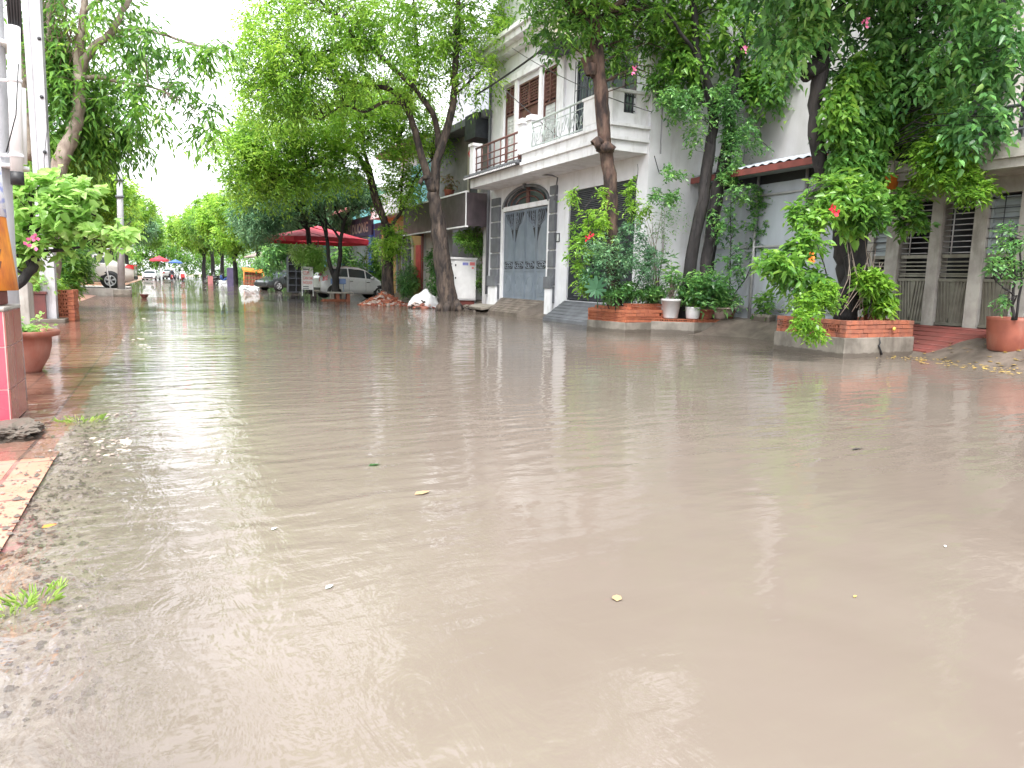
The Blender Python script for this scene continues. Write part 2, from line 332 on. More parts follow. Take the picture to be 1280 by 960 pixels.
def limb(mb, pts, rad, n=9, jit=.07, rough=.02):
    p, r = smooth_path(pts, rad)
    p = [q+Vector((random.uniform(-1,1),random.uniform(-1,1),0))*rough*1.0 if 0<i<len(p)-1 else q for i,q in enumerate(p)]
    mb.tube(p, r, n, 0, jit, True); return [(tuple(q), rr) for q, rr in zip(p, r)]
def twigs(mb, joints, C, frac=1., r0=.016, maxd=3.):
    J = np.array([j[0] for j in joints])
    for c in C:
        if random.random() > frac: continue
        w = J - c; d = np.sqrt((w**2).sum(1) + 0) + np.maximum(0, w[:,2])*1.5
        i = int(np.argmin(d)); a = Vector(J[i]); b = Vector(c)
        if (b-a).length > maxd or (b-a).length < .1: continue
        m_ = (a+b)/2 + Vector((0,0,.12*(b-a).length)) + Vector(RNG.normal(0,.05,3))
        mb.tube([a, m_, b], [r0, r0*.7, r0*.3], 3, 0, 0, False)
def tree(label, loc, limbs, blobs, n, leaf, lm, bark='bark', width=.42, size=.5, shoots=5, per=7, droop=.45, kind='kite', name='street_tree',
         group=None, ldroop=.25, tw=.8, hang=0., hollow=.35, cat='tree', flare=None, r0=.016, maxd=3.):
    t = thing(name, loc, label, cat, group)
    mb = MB(); J = []
    for pts, rad in limbs: J += limb(mb, pts, rad)
    C, O = clusters(blobs, n, hollow)
    if J and tw: twigs(mb, J, C, tw, r0, maxd)
    if flare:
        for k in range(6):
            a = k*1.05+random.uniform(-.2,.2); r = flare
            b0 = Vector(loc)+Vector((math.cos(a)*r*.55, math.sin(a)*r*.55, r*.9)); b1 = Vector(loc)+Vector((math.cos(a)*r*1.35, math.sin(a)*r*1.35, -.1))
            mb.tube([b0, (b0+b1)/2+Vector((math.cos(a),math.sin(a),-.3))*r*.12, b1], [r*.42, r*.36, r*.2], 7, 0, .08)
    if limbs: mb.build('trunk' , M[bark], t)
    me = sprays(C, O, leaf, width, size, shoots, per, droop, kind, ldroop, 'crown', hang=hang)
    link('crown' if limbs else 'foliage', me, M[lm], t)
    return t
def blob(px, py, y, rx, rz, ry=None, w=None):
    """an ellipsoid of foliage at a place, sized rx,rz in photo pixels at that distance"""
    c = at(px, py, y=y); k = ppm(c); b = (c.x, c.y, c.z, rx/k, ry if ry else rx/k, rz/k)
    return b+((w,) if w else ())
def path(y, *pp, dy=0.):
    out = []
    for i, p in enumerate(pp): out.append(at(p[0], p[1], y=(p[2] if len(p) > 2 else y+dy*i)))
    return out

# ------------------------------------------------------------------ world
def sun_world():
    w = bpy.data.worlds.new('World'); SC.world = w; w.use_nodes = True; t = w.node_tree; L = t.links.new
    sky = nn(t, 'ShaderNodeTexSky'); sky.sky_type = 'NISHITA'; sky.sun_disc = False
    el, az = R(58), R(-150)
    sky.sun_elevation = el; sky.sun_rotation = az; sky.dust_density = 6; sky.air_density = 1.5; sky.ozone_density = 1
    hs = nn(t, 'ShaderNodeHueSaturation'); hs.inputs['Saturation'].default_value = .16; L(sky.outputs[0], hs.inputs['Color'])
    mx = nn(t, 'ShaderNodeMixRGB'); mx.inputs[0].default_value = .5; L(hs.outputs[0], mx.inputs[1]); mx.inputs[2].default_value = (7.6, 7.75, 8.1, 1)
    bg = t.nodes['Background']; L(mx.outputs[0], bg.inputs[0]); bg.inputs[1].default_value = .15
    l = bpy.data.lights.new('sun', 'SUN'); l.energy = SUN; l.angle = R(18); l.color = (1, .97, .93)
    o = bpy.data.objects.new('sun', l); COL.objects.link(o)
    # sun_rotation turns clockwise from +Y seen from above
    d = Vector((math.sin(az)*math.cos(el), math.cos(az)*math.cos(el), math.sin(el)))
    o.rotation_euler = d.to_track_quat('Z', 'Y').to_euler()
SUN = 1.5
sun_world()
SC.view_settings.view_transform = 'Standard'; SC.view_settings.look = 'None'; SC.view_settings.gamma = 1; SC.view_settings.exposure = 1.7
SC.cycles.max_bounces = 6; SC.cycles.transparent_max_bounces = 8; SC.cycles.diffuse_bounces = 3; SC.cycles.glossy_bounces = 3; SC.cycles.transmission_bounces = 3
SC.cycles.use_denoising = True; SC.cycles.sample_clamp_indirect = 8
SC.cycles.caustics_reflective = False; SC.cycles.caustics_refractive = False

# ------------------------------------------------------------------ the setting
def grid(name, xs, ys, zf, m, kind='structure', mi=None):
    me = bpy.data.meshes.new(name); nx, ny = len(xs), len(ys)
    vs = [(x, y, zf(x, y)) for y in ys for x in xs]
    fs = [(j*nx+i, j*nx+i+1, (j+1)*nx+i+1, (j+1)*nx+i) for j in range(ny-1) for i in range(nx-1)]
    me.from_pydata(vs, [], fs); me.polygons.foreach_set('use_smooth', [True]*len(fs))
    o = link(name, me, m); tag(o, kind=kind); return o
from mathutils import noise as mn
def nz(x, y, s, o=0): return mn.noise(Vector((x*s, y*s, o*7.3)))
def frange(a, b, n): return [a+(b-a)*i/(n-1) for i in range(n)]
me = MB(); me.quad((-500,-100,-.5),(500,-100,-.5),(500,900,-.5),(-500,900,-.5)); tag(me.build('ground', M['bed']), kind='structure')
# road bed under the flood, rough at the left where the gutter rises to the kerb
def bedz(x, y):
    k = .022*nz(x,y,9)+.012*nz(x,y,27,1)+.03*nz(x,y,2.3,2)
    if x < -.25: return -.016+k*.75
    t = min(1, (x+.25)/1.3); return -.016-.3*t**.8+k*(1-t)
xs = frange(-.66, 1.2, 94)+frange(1.3, 12.6, 20); ys = frange(.6, 8, 300)+frange(8.1, 20, 100)+frange(21, 260, 60)
grid('road', xs, ys, bedz, M['pebble'])
def tilez(x, y):
    z = -.022
    if y < 5.4: z += .027*min(1, (5.4-y)/.6)
    if x < -2.5 and y > 12: z += min(.12, (-2.5-x)*.1)
    return z+.007*nz(x,y,1.6)+.0015*nz(x,y,6,3)
def tile_material():
    m = bpy.data.materials.new('pavement_tiles'); m.use_nodes = True; t = m.node_tree; L = t.links.new; b = t.nodes['Principled BSDF']
    tc = nn(t,'ShaderNodeTexCoord'); mp = nn(t,'ShaderNodeMapping'); L(tc.outputs['Object'], mp.inputs[0])
    mp.inputs['Rotation'].default_value = (0,0,R(0)); br = nn(t,'ShaderNodeTexBrick'); L(mp.outputs[0], br.inputs[0])
    br.offset = 0; br.inputs['Scale'].default_value = 1; br.inputs['Brick Width'].default_value = .4; br.inputs['Row Height'].default_value = .4; br.inputs['Mortar Size'].default_value = .012; br.inputs['Mortar Smooth'].default_value = .3
    br.inputs['Color1'].default_value = (.43,.19,.125,1); br.inputs['Color2'].default_value = (.48,.235,.165,1); br.inputs['Mortar'].default_value = (.13,.07,.06,1)
    no = nn(t,'ShaderNodeTexNoise'); no.inputs['Scale'].default_value = 3.5; no.inputs['Detail'].default_value = 9; no.inputs['Roughness'].default_value = .7; L(tc.outputs['Object'], no.inputs[0])
    rr = nn(t,'ShaderNodeMapRange'); rr.inputs[1].default_value = .42; rr.inputs[2].default_value = .7; rr.inputs[4].default_value = .75; L(no.outputs[0], rr.inputs[0])
    mx = nn(t,'ShaderNodeMixRGB'); L(rr.outputs[0], mx.inputs[0]); L(br.outputs[0], mx.inputs[1]); mx.inputs[2].default_value = (.40,.27,.22,1); L(mx.outputs[0], b.inputs['Base Color'])
    r2 = nn(t,'ShaderNodeMapRange'); r2.inputs[3].default_value = .12; r2.inputs[4].default_value = .5; L(no.outputs[0], r2.inputs[0]); L(r2.outputs[0], b.inputs['Roughness'])
    bp = nn(t,'ShaderNodeBump'); bp.inputs['Distance'].default_value = .004; iv = nn(t,'ShaderNodeMath',operation='MULTIPLY'); iv.inputs[1].default_value=-1; L(br.outputs['Fac'], iv.inputs[0])
    ad = nn(t,'ShaderNodeMath',operation='MULTIPLY_ADD'); n3 = nn(t,'ShaderNodeTexNoise'); n3.inputs['Scale'].default_value = 60; L(tc.outputs['Object'], n3.inputs[0]); L(n3.outputs[0], ad.inputs[0]); ad.inputs[1].default_value=.3; L(iv.outputs[0], ad.inputs[2])
    L(ad.outputs[0], bp.inputs['Height']); L(bp.outputs[0], b.inputs['Normal']); return m
grid('pavement', frange(-9, -.62, 40), frange(.6, 30, 120)+frange(32, 200, 12), tilez, tile_material())
# right bank: rises out of the water towards the houses
def bankz(x, y):
    x0 = 9.95 if y > 14 else (11.3 if y < 12 else 11.3-(y-12)/2*1.35)
    x0 += .22*nz(x,y,.5)+.12*nz(x,y,1.7,1)
    d = x-x0
    z = d*.5 if d < 0 else d*.42
    return max(-.5, min(.36, z))+.025*nz(x,y,2.4,2)+.012*nz(x,y,9,3)
grid('earth_bank', frange(8.6, 16, 90), frange(2, 30, 260)+frange(31, 200, 60), bankz, M['mud'])

def water_material():
    m = bpy.data.materials.new('flood_water'); m.use_nodes = True; t = m.node_tree; L = t.links.new; b = t.nodes['Principled BSDF']
    tc = nn(t,'ShaderNodeTexCoord')
    def noi(sc, mapsc, det=3, rough=.55, rot=0, dist=0):
        mp = nn(t,'ShaderNodeMapping'); L(tc.outputs['Object'], mp.inputs[0]); mp.inputs['Scale'].default_value = mapsc; mp.inputs['Rotation'].default_value = (0,0,R(rot))
        n = nn(t,'ShaderNodeTexNoise'); n.inputs['Scale'].default_value = sc; n.inputs['Detail'].default_value = det; n.inputs['Roughness'].default_value = rough; n.inputs['Distortion'].default_value = dist; L(mp.outputs[0], n.inputs[0]); return n.outputs[0]
    def math_(op, a, b_=None, c=None):
        n = nn(t,'ShaderNodeMath',operation=op)
        for i, v in enumerate((a,b_,c)):
            if v is None: continue
            if isinstance(v,(int,float)): n.inputs[i].default_value = v
            else: L(v, n.inputs[i])
        return n.outputs[0]
    sep = nn(t,'ShaderNodeSeparateXYZ'); L(tc.outputs['Object'], sep.inputs[0])
    # colour: silty brown with slow swirls
    n0 = noi(.35,(1,.6,1),5,.6,20,1.2); cr = nn(t,'ShaderNodeValToRGB'); L(n0, cr.inputs[0])
    cr.color_ramp.elements[0].position=.3; cr.color_ramp.elements[1].position=.7
    cr.color_ramp.elements[0].color=(.152,.124,.103,1); cr.color_ramp.elements[1].color=(.188,.158,.134,1)
    L(cr.outputs[0], b.inputs['Base Color'])
    # ripples (heights in metres)
    big = noi(1.1,(.45,1,1),3,.5,8,.4); mid = noi(3.6,(.32,1,1),4,.6,-5,.3); fine = noi(13,(.4,1,1),3,.6,5,.3)
    def wav(sc, rot, dist, ms=(1,1,1)):
        mp = nn(t,'ShaderNodeMapping'); L(tc.outputs['Object'], mp.inputs[0]); mp.inputs['Rotation'].default_value=(0,0,R(rot)); mp.inputs['Scale'].default_value=ms
        v = nn(t,'ShaderNodeTexWave', wave_type='BANDS', bands_direction='Y', wave_profile='SIN'); v.inputs['Scale'].default_value=sc; v.inputs['Distortion'].default_value=dist; v.inputs['Detail'].default_value=3; v.inputs['Detail Scale'].default_value=1.2; v.inputs['Detail Roughness'].default_value=.6; L(mp.outputs[0], v.inputs[0]); return v.outputs['Fac']
    w1 = wav(.85, 9, 11, (.6,1,1)); w2 = wav(1.9, -16, 9, (.6,1,1))
    patch = noi(.22,(1,.8,1),2,.5,0,.5)          # calmer and rougher patches
    pm = nn(t,'ShaderNodeMapRange'); pm.inputs[1].default_value=.38; pm.inputs[2].default_value=.62; pm.inputs[3].default_value=.35; pm.inputs[4].default_value=1.15; L(patch, pm.inputs[0])
    h = math_('MULTIPLY_ADD', w1, .0026, math_('MULTIPLY_ADD', w2, .0015, math_('MULTIPLY', big, .011))); h = math_('MULTIPLY_ADD', mid, .0105, h); h2 = math_('MULTIPLY', fine, .0022); h = math_('ADD', h, h2)
    h = math_('MULTIPLY', h, pm.outputs[0])
    # eddies where the flow runs over the kerb
    ed = noi(6,(1,.45,1),4,.6,-32,.5); em = nn(t,'ShaderNodeMapRange'); em.inputs[1].default_value=1.6; em.inputs[2].default_value=-.1; L(sep.outputs[0], em.inputs[0])
    em2 = nn(t,'ShaderNodeMapRange'); em2.inputs[1].default_value=9; em2.inputs[2].default_value=4; L(sep.outputs[1], em2.inputs[0])
    e = math_('MULTIPLY', math_('MULTIPLY', em.outputs[0], em2.outputs[0]), math_('MULTIPLY', ed, .014)); h = math_('ADD', h, e)
    bp = nn(t,'ShaderNodeBump'); bp.inputs['Strength'].default_value=1; bp.inputs['Distance'].default_value=1; L(h, bp.inputs['Height']); b.inputs['Roughness'].default_value=.9; b.inputs['Specular IOR Level'].default_value=0
    # the silt hides the bed except over the kerb, the gutter edge and the tiles
    al = nn(t,'ShaderNodeMapRange'); al.interpolation_type='SMOOTHSTEP'; al.inputs[1].default_value=-.72; al.inputs[2].default_value=.3; al.inputs[3].default_value=.12; al.inputs[4].default_value=1
    jx = math_('MULTIPLY_ADD', noi(2.2,(1,.6,1),4,.6), .36, math_('ADD', sep.outputs[0], -.18)); L(jx, al.inputs[0])
    far = nn(t,'ShaderNodeMapRange'); far.inputs[1].default_value=5.2; far.inputs[2].default_value=13; far.inputs[3].default_value=0; far.inputs[4].default_value=.10; L(sep.outputs[1], far.inputs[0])
    right = nn(t,'ShaderNodeMapRange'); right.inputs[1].default_value=-.7; right.inputs[2].default_value=-.5; right.inputs[3].default_value=0; right.inputs[4].default_value=.35; L(sep.outputs[0], right.inputs[0])
    a1 = math_('MAXIMUM', al.outputs[0], far.outputs[0]); a1 = math_('MINIMUM', a1, 1)
    tr = nn(t,'ShaderNodeBsdfTransparent'); gl = nn(t,'ShaderNodeBsdfGlossy'); gl.inputs['Roughness'].default_value=.006; L(bp.outputs[0], gl.inputs['Normal'])
    fr = nn(t,'ShaderNodeFresnel'); fr.inputs['IOR'].default_value=1.55; L(bp.outputs[0], fr.inputs['Normal'])
    mx = nn(t,'ShaderNodeMixShader'); L(fr.outputs[0], mx.inputs[0]); L(gl.outputs[0], mx.inputs[2])
    m2 = nn(t,'ShaderNodeMixShader'); L(a1, m2.inputs[0]); L(tr.outputs[0], m2.inputs[1]); L(b.outputs[0], m2.inputs[2]); L(m2.outputs[0], mx.inputs[1]); L(mx.outputs[0], t.nodes['Material Output'].inputs['Surface'])
    return m
w = MB(); w.quad((-8.5,-4,0),(13,-4,0),(13,210,0),(-8.5,210,0)); tag(w.build('flood_water', water_material()), kind='structure')

# broken concrete step at the foot of the tiled pillar
def rock(name, c, r, m, label, cat, seed=0, group=None, n=14):
    import bmesh
    bm = bmesh.new(); bmesh.ops.create_icosphere(bm, subdivisions=5, radius=1)
    for v in bm.verts:
        d = v.co.normalized(); k = 1+.3*mn.noise(d*1.7+Vector((seed,0,0)))+.22*mn.noise(d*5+Vector((0,seed,0)))+.12*mn.noise(d*13+Vector((0,seed,0)))
        v.co = Vector((max(-.8,min(.8,d.x))*r[0]*k*1.2, max(-.8,min(.8,d.y))*r[1]*k*1.2, max(-.7,min(.7,d.z))*r[2]*k*1.3))+Vector(c)
    me = bpy.data.meshes.new(name); bm.to_mesh(me); bm.free()
    o = link(name, me, M[m]); return tag(o, label, cat, group)
# ------------------------------------------------------------------ houses on the right
def text_mesh(s, size, m, name, parent, origin, xdir, zdir=(0,0,1), extr=.006, bold=.0, align='LEFT', fit=None):
    cu = bpy.data.curves.new('t', 'FONT'); cu.body = s; cu.size = size; cu.extrude = extr; cu.offset = bold; cu.align_x = align; cu.resolution_u = 3
    ob = bpy.data.objects.new('t', cu); COL.objects.link(ob); dg = bpy.context.evaluated_depsgraph_get()
    me = bpy.data.meshes.new_from_object(ob.evaluated_get(dg)); me.name = name
    x = Vector(xdir).normalized(); z = Vector(zdir).normalized(); n = x.cross(z)
    if fit:
        w = max(v.co.x for v in me.vertices)-min(v.co.x for v in me.vertices); k = fit/max(w,.01)
        for v in me.vertices: v.co.x *= k
    Mx = Matrix((x, z, n)).transposed().to_4x4(); Mx.translation = Vector(origin)
    me.transform(Mx); bpy.data.objects.remove(ob); bpy.data.curves.remove(cu); me.materials.clear()
    return link(name, me, M[m], parent)

FX = 10.5
# ---- white two-storey house with balcony
hs = thing('white_house', (FX, 19, .3), 'white two-storey house with wrought iron balcony, arched grey gate below', 'house')
w = MB(); Y0, Y1 = 14.6, 24.1; ZB = 4.2
w.box((FX,Y0,-.3),(FX+.35,15.06,ZB)); w.box((FX,18.32,-.3),(FX+.35,19.4,ZB)); w.box((FX,22.9,-.3),(FX+.35,Y1,ZB))
w.box((FX,15.06,3.66),(FX+.35,18.32,ZB)); w.box((FX+.003,15.06,-.3),(FX+.35,18.32,.58))
# arch over the gate
n = 20; yc = (19.4+22.9)/2; ra = 1.62; zs = 3.5; rz = .6
pts = [(yc+ra*math.cos(math.pi*i/n), zs+rz*math.sin(math.pi*i/n)) for i in range(n+1)]
for i in range(n):
    a, b = pts[i], pts[i+1]
    w.add([(FX,a[0],a[1]),(FX,b[0],b[1]),(FX,b[0],ZB),(FX,a[0],ZB),(FX+.3,a[0],a[1]),(FX+.3,b[0],b[1])], [(0,1,2,3),(0,4,5,1)])
w.box((FX,19.4,zs-.1),(FX+.3,yc-ra,ZB)); w.box((FX,yc+ra,zs-.1),(FX+.3,22.9,ZB)); w.box((FX+.003,19.4,-.3),(FX+.35,22.9,.5))
w.box((FX+.35,Y0,-.3),(18,Y0+.2,9)); w.box((FX+.35,Y1-.2,-.3),(18,Y1,9))           # side walls
w.build('ground_floor_wall', M['white_wall'], hs)
w = MB()                                                    # upper wall with openings
ops = [(15.25,16.95,5.05,7.35),(17.15,18.1,5.0,7.1),(19.25,20.05,5.2,7.35),(20.35,21.75,4.85,7.3),(22.05,22.75,5.0,7.4)]
ys_ = [Y0]+[q for o in sorted(ops) for q in o[:2]]+[Y1]
for i in range(0,len(ys_),2): w.box((FX,ys_[i],ZB+.002),(FX+.3,ys_[i+1],8.6))
for a,b,c,d in ops:
    w.box((FX+.002,a,ZB+.5),(FX+.3,b,c)); w.box((FX+.002,a,d),(FX+.3,b,8.6))
w.build('upper_wall', M['white_wall'], hs)
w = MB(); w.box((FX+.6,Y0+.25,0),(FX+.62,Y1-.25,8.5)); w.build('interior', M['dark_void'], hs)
for q_ in [((FX-.08,18.75,4.9),(FX+.02,19.15,8.3)),((FX-.1,18.7,7.35),(FX+.02,19.2,7.55)),((FX-.06,22.85,4.75),(FX+.01,23.1,7.8)),((FX-.07,20.1,4.9),(FX+.01,20.3,7.6)),((FX-.07,21.8,4.9),(FX+.01,22.0,7.6)),((FX-.12,19.2,7.48),(FX+.02,22.9,7.62)),((FX-.06,19.2,7.62),(FX+.02,22.9,7.72)),((FX-.05,14.62,5.7),(FX-.001,15.0,8.4))]:
    w = MB(); w.box(*q_); w.build('moulding', M['white_trim'], hs)
rf = MB(); rf.box((9.95,14.4,8.5),(18,24.3,8.7)); rf.box((9.85,14.3,8.7),(18,24.4,8.82)); rf.box((10.2,14.6,8.35),(FX,24.1,8.5)); rf.box((FX+.1,14.9,8.82),(18,23.8,12.0)); rf.box((10.1,14.4,12.0),(18,24.2,12.2)); rf.build('roof', M['white_trim'], hs)
# windows
def window(parent, x, y0, y1, z0, z1, frame='purple_frame', glass='glass', nx=2, nz=3, bars=0, fw=.07, name='window', arch=False, barm='dark_metal'):
    f = MB()
    f.box((x-.03,y0,z0),(x+.06,y0+fw,z1)); f.box((x-.03,y1-fw,z0),(x+.06,y1,z1)); f.box((x-.03,y0+fw,z1-fw),(x+.06,y1-fw,z1)); f.box((x-.03,y0+fw,z0),(x+.06,y1-fw,z0+fw))
    for i in range(1,nx):
        c = y0+(y1-y0)*i/nx; f.box((x-.02,c-fw*.45,z0+fw),(x+.05,c+fw*.45,z1-fw))
    for i in range(1,nz):
        c = z0+(z1-z0)*i/nz; f.box((x-.017,y0+fw,c-fw*.3),(x+.047,y1-fw,c+fw*.3))
    o = f.build(name, M[frame], parent)
    g = MB(); g.box((x+.015,y0+fw*.6,z0+fw*.6),(x+.025,y1-fw*.6,z1-fw*.6)); g.build('pane', M[glass], o)
    if bars:
        b = MB()
        for i in range(bars+1):
            c = y0+(y1-y0)*i/bars; b.tube([(x-.09,c,z0),(x-.09,c,z1)], .012, 5)
        for k in range(4):
            c = z0+(z1-z0)*(k+.2)/3.5; b.tube([(x-.09,y0,c),(x-.09,y1,c)], .011, 5)
        b.build('security_bars', M[barm], o)
    return o
window(hs, FX+.02, 15.25,16.95,5.05,7.35,'purple_frame',nx=3,nz=3,fw=.11)
window(hs, FX+.02, 17.15,18.1,5.0,7.1,'dark_metal',nx=2,nz=4,bars=6,fw=.06)
def louvre_window(y0,y1,z0,z1,zt,door=False):
    f = MB(); fw=.06
    for a in (y0,y1-fw): f.box((FX-.02,a,z0),(FX+.06,a+fw,z1))
    f.box((FX-.02,y0+fw,z1-fw),(FX+.06,y1-fw,z1)); f.box((FX-.02,y0+fw,zt-fw/2),(FX+.06,y1-fw,zt+fw/2))
    ym=(y0+y1)/2; f.box((FX-.02,ym-.03,zt+.03),(FX+.06,ym+.03,z1-fw))
    for h in range(2):                                      # pierced transom: dark lozenges between slats
        a = y0+fw+(ym-.03-y0-fw)*0 if h==0 else ym+.03; b = ym-.03 if h==0 else y1-fw
        for k in range(4):
            c = a+(b-a)*(k+.5)/4; f.box((FX+.0,c-.012,zt+.08),(FX+.04,c+.012,z1-fw-.05), rot=Matrix.Rotation(R(14),3,'X'))
        for k in range(7):
            c = zt+.08+(z1-fw-.1-zt)*(k+.3)/7; f.box((FX+.004,a,c),(FX+.036,b,c+.035))
    o = f.build('door' if door else 'window', M['brown_wood'], hs)
    p = MB()
    if door:
        for a,b in ((y0+fw,ym-.008),(ym+.008,y1-fw)):
            p.box((FX+.03,a,z0),(FX+.07,b,zt-.03)); 
            for (c,d) in ((.08,.35),(.42,.62),(.68,.95)):
                zz0=z0+(zt-z0)*c; zz1=z0+(zt-z0)*d-.03; p.box((FX+.012,a+.09,zz0),(FX+.03,b-.09,zz1))
        p.build('door_leaf', M['brown_wood'], o)
    else:
        for a,b in ((y0+fw,ym-.008),(ym+.008,y1-fw)):
            p.box((FX+.03,a,z0),(FX+.05,b,zt-.03))
            for k in range(12):
                c=z0+.1+(zt-.2-z0)*k/12; p.box((FX+.01,a+.05,c),(FX+.03,b-.05,c+.04))
        p.build('shutter_leaf', M['pale_panel'], o)
louvre_window(19.25,20.05,5.2,7.35,6.35); louvre_window(20.35,21.75,4.85,7.3,6.55,True); louvre_window(22.05,22.75,5.0,7.4,6.5)
# box on the wall above the balcony
b = MB(); b.box((9.95,17.7,7.5),(FX,18.9,8.28)); 
for k in range(9): b.box((9.935,17.78+k*.125,7.56),(9.95,17.83+k*.125,8.22))
b.build('upper_cabinet', M['cream_wall'], hs); b = MB(); b.box((9.7,17.5,7.42),(FX,19.0,7.5)); b.box((9.85,17.9,7.3),(10.0,18.1,7.42)); b.build('bracket_shelf', M['dark_metal'], hs)
# balcony
bal = MB(); BXF = 9.5
bal.box((BXF,14.68,4.18),(FX-.002,19.35,4.42)); bal.box((BXF-.07,14.61,4.42),(FX-.002,19.42,4.5)); bal.box((BXF-.03,14.65,4.5),(FX-.002,19.38,4.72)); bal.box((BXF-.1,14.58,4.72),(FX-.002,19.45,4.79))
balo = bal.build('balcony', M['white_trim'], hs)
pp = MB(); pp.box((BXF-.02,14.7,4.79),(BXF+.14,16.0,5.5)); pp.box((BXF+.14,14.7,4.79),(FX-.003,14.84,5.05))
pp.box((BXF+.14,14.71,5.05),(BXF+.3,14.83,5.5)); pp.box((FX-.35,14.71,5.05),(FX-.003,14.83,5.5)); pp.box((BXF-.05,14.66,5.5),(FX-.003,14.88,5.56)); pp.box((BXF-.05,14.88,5.5),(BXF+.17,16.03,5.56))
pp.box((BXF-.03,15.05,4.9),(BXF-.02,15.9,5.4)); pp.build('parapet', M['white_trim'], balo)
pg = MB()
for k in range(6):
    c = BXF+.36+(FX-.4-BXF-.36)*k/5
    pg.tube([(c,14.77,5.05),(c+.03*(-1)**k,14.77,5.25),(c,14.77,5.5)], .014, 5)
for k in range(3): pg.tube([(BXF+.3,14.77,5.12+.16*k),(FX-.35,14.77,5.12+.16*k)], .012, 5)
pg.build('pierced_grille', M['dark_metal'], balo)
rl = MB(); x = BXF+.02; ya, yb = 16.03, 18.85
rl.tube([(x,ya,5.56),(x,yb,5.5)], .028, 8); rl.tube([(x,ya,4.87),(x,yb,4.87)], .02, 6); rl.tube([(x,ya,5.38),(x,yb,5.36)], .014, 6)
for k in range(5): c = ya+(yb-ya)*k/4; rl.tube([(x,c,4.79),(x,c,5.53)], .02, 6)
for k in range(12):                                          # scrolls
    c = ya+(yb-ya)*(k+.5)/12; s = 1 if k%2 else -1
    pts=[]
    for q in range(15):
        a = q/14*5.2; r = .115*(1-q/18); pts.append((x, c+s*r*math.cos(a)*.95, 5.14+r*1.7*math.sin(a)*(1 if k%2 else -1)))
    rl.tube(pts, .011, 5); rl.tube([(x,c-.11,4.88),(x,c+.11,5.36)] if k%2 else [(x,c+.11,4.88),(x,c-.11,5.36)], .009, 5)
rl.build('railing', M['pale_rail'], balo)
po = MB()
for y in (19.0,19.55):
    po.box((BXF-.02,y-.14,4.79),(BXF+.26,y+.14,5.6)); po.box((BXF-.06,y-.18,5.6),(BXF+.3,y+.18,5.7)); po.box((BXF-.03,y-.15,5.7),(BXF+.27,y+.15,5.75))
po.build('post', M['white_trim'], balo)
# small balcony with brown rail and tiled fringe
b2 = MB(); b2.box((BXF+.1,19.5,4.2),(FX-.002,23.6,4.5)); b2.box((BXF+.02,23.2,4.5),(BXF+.3,23.5,5.55)); b2.box((BXF-.02,23.15,5.55),(BXF+.34,23.55,5.64))
b2o = b2.build('small_balcony', M['white_trim'], hs)
fr = MB(); fr.box((BXF-.12,19.5,4.5),(BXF+.3,23.65,4.6))
k = 0
y = 19.55
while y < 23.6: fr.tube([(BXF-.16,y,4.52),(BXF+.28,y,4.66)], .045, 7); y += .12
y=19.61
while y < 23.6: fr.box((BXF-.165,y-.022,4.455),(BXF-.125,y+.022,4.50),1); y += .12

fr.build('tiled_fringe', [M['stone_grey'],M['white_trim']], b2o)
rb = MB(); x=BXF+.1
for z in (4.75,4.95,5.15,5.45): rb.tube([(x,19.7,z),(x,23.15,z)], .022 if z<5.4 else .035, 6)
for k in range(8): c=19.7+3.4*k/7; rb.tube([(x,c,4.6),(x,c,5.45)], .02, 6)
rb.build('railing', M['brown_rail'], b2o)
# drain pipe
dp = MB(); dp.tube([(FX-.07,23.95,.6),(FX-.07,23.95,8.4)], .05, 8); dp.build('drain_pipe', M['stone_grey'], hs)
# stone pilasters either side of the gate
def stone_pilaster(y0,y1):
    s = MB(); z = .45; s.box((FX-.06,y0+.04,.2),(FX-.002,y1-.04,3.9),1)
    while z < 3.85:
        s.box((FX-.1,y0,z+.02),(FX-.004,y1,min(3.9,z+.5))); z += .53
    s.box((FX-.2,y0-.05,.9),(FX-.1,y1+.05,1.25)); 
    s.build('stone_pilaster', [M['stone_grey'],M['joint']], hs, bevel=.008)
    s = MB(); s.box((FX-.16,y0-.02,.0),(FX-.1,y1+.02,.9)); s.build('plinth', M['white_trim'], hs)
stone_pilaster(19.0,19.34); stone_pilaster(22.98,23.6)
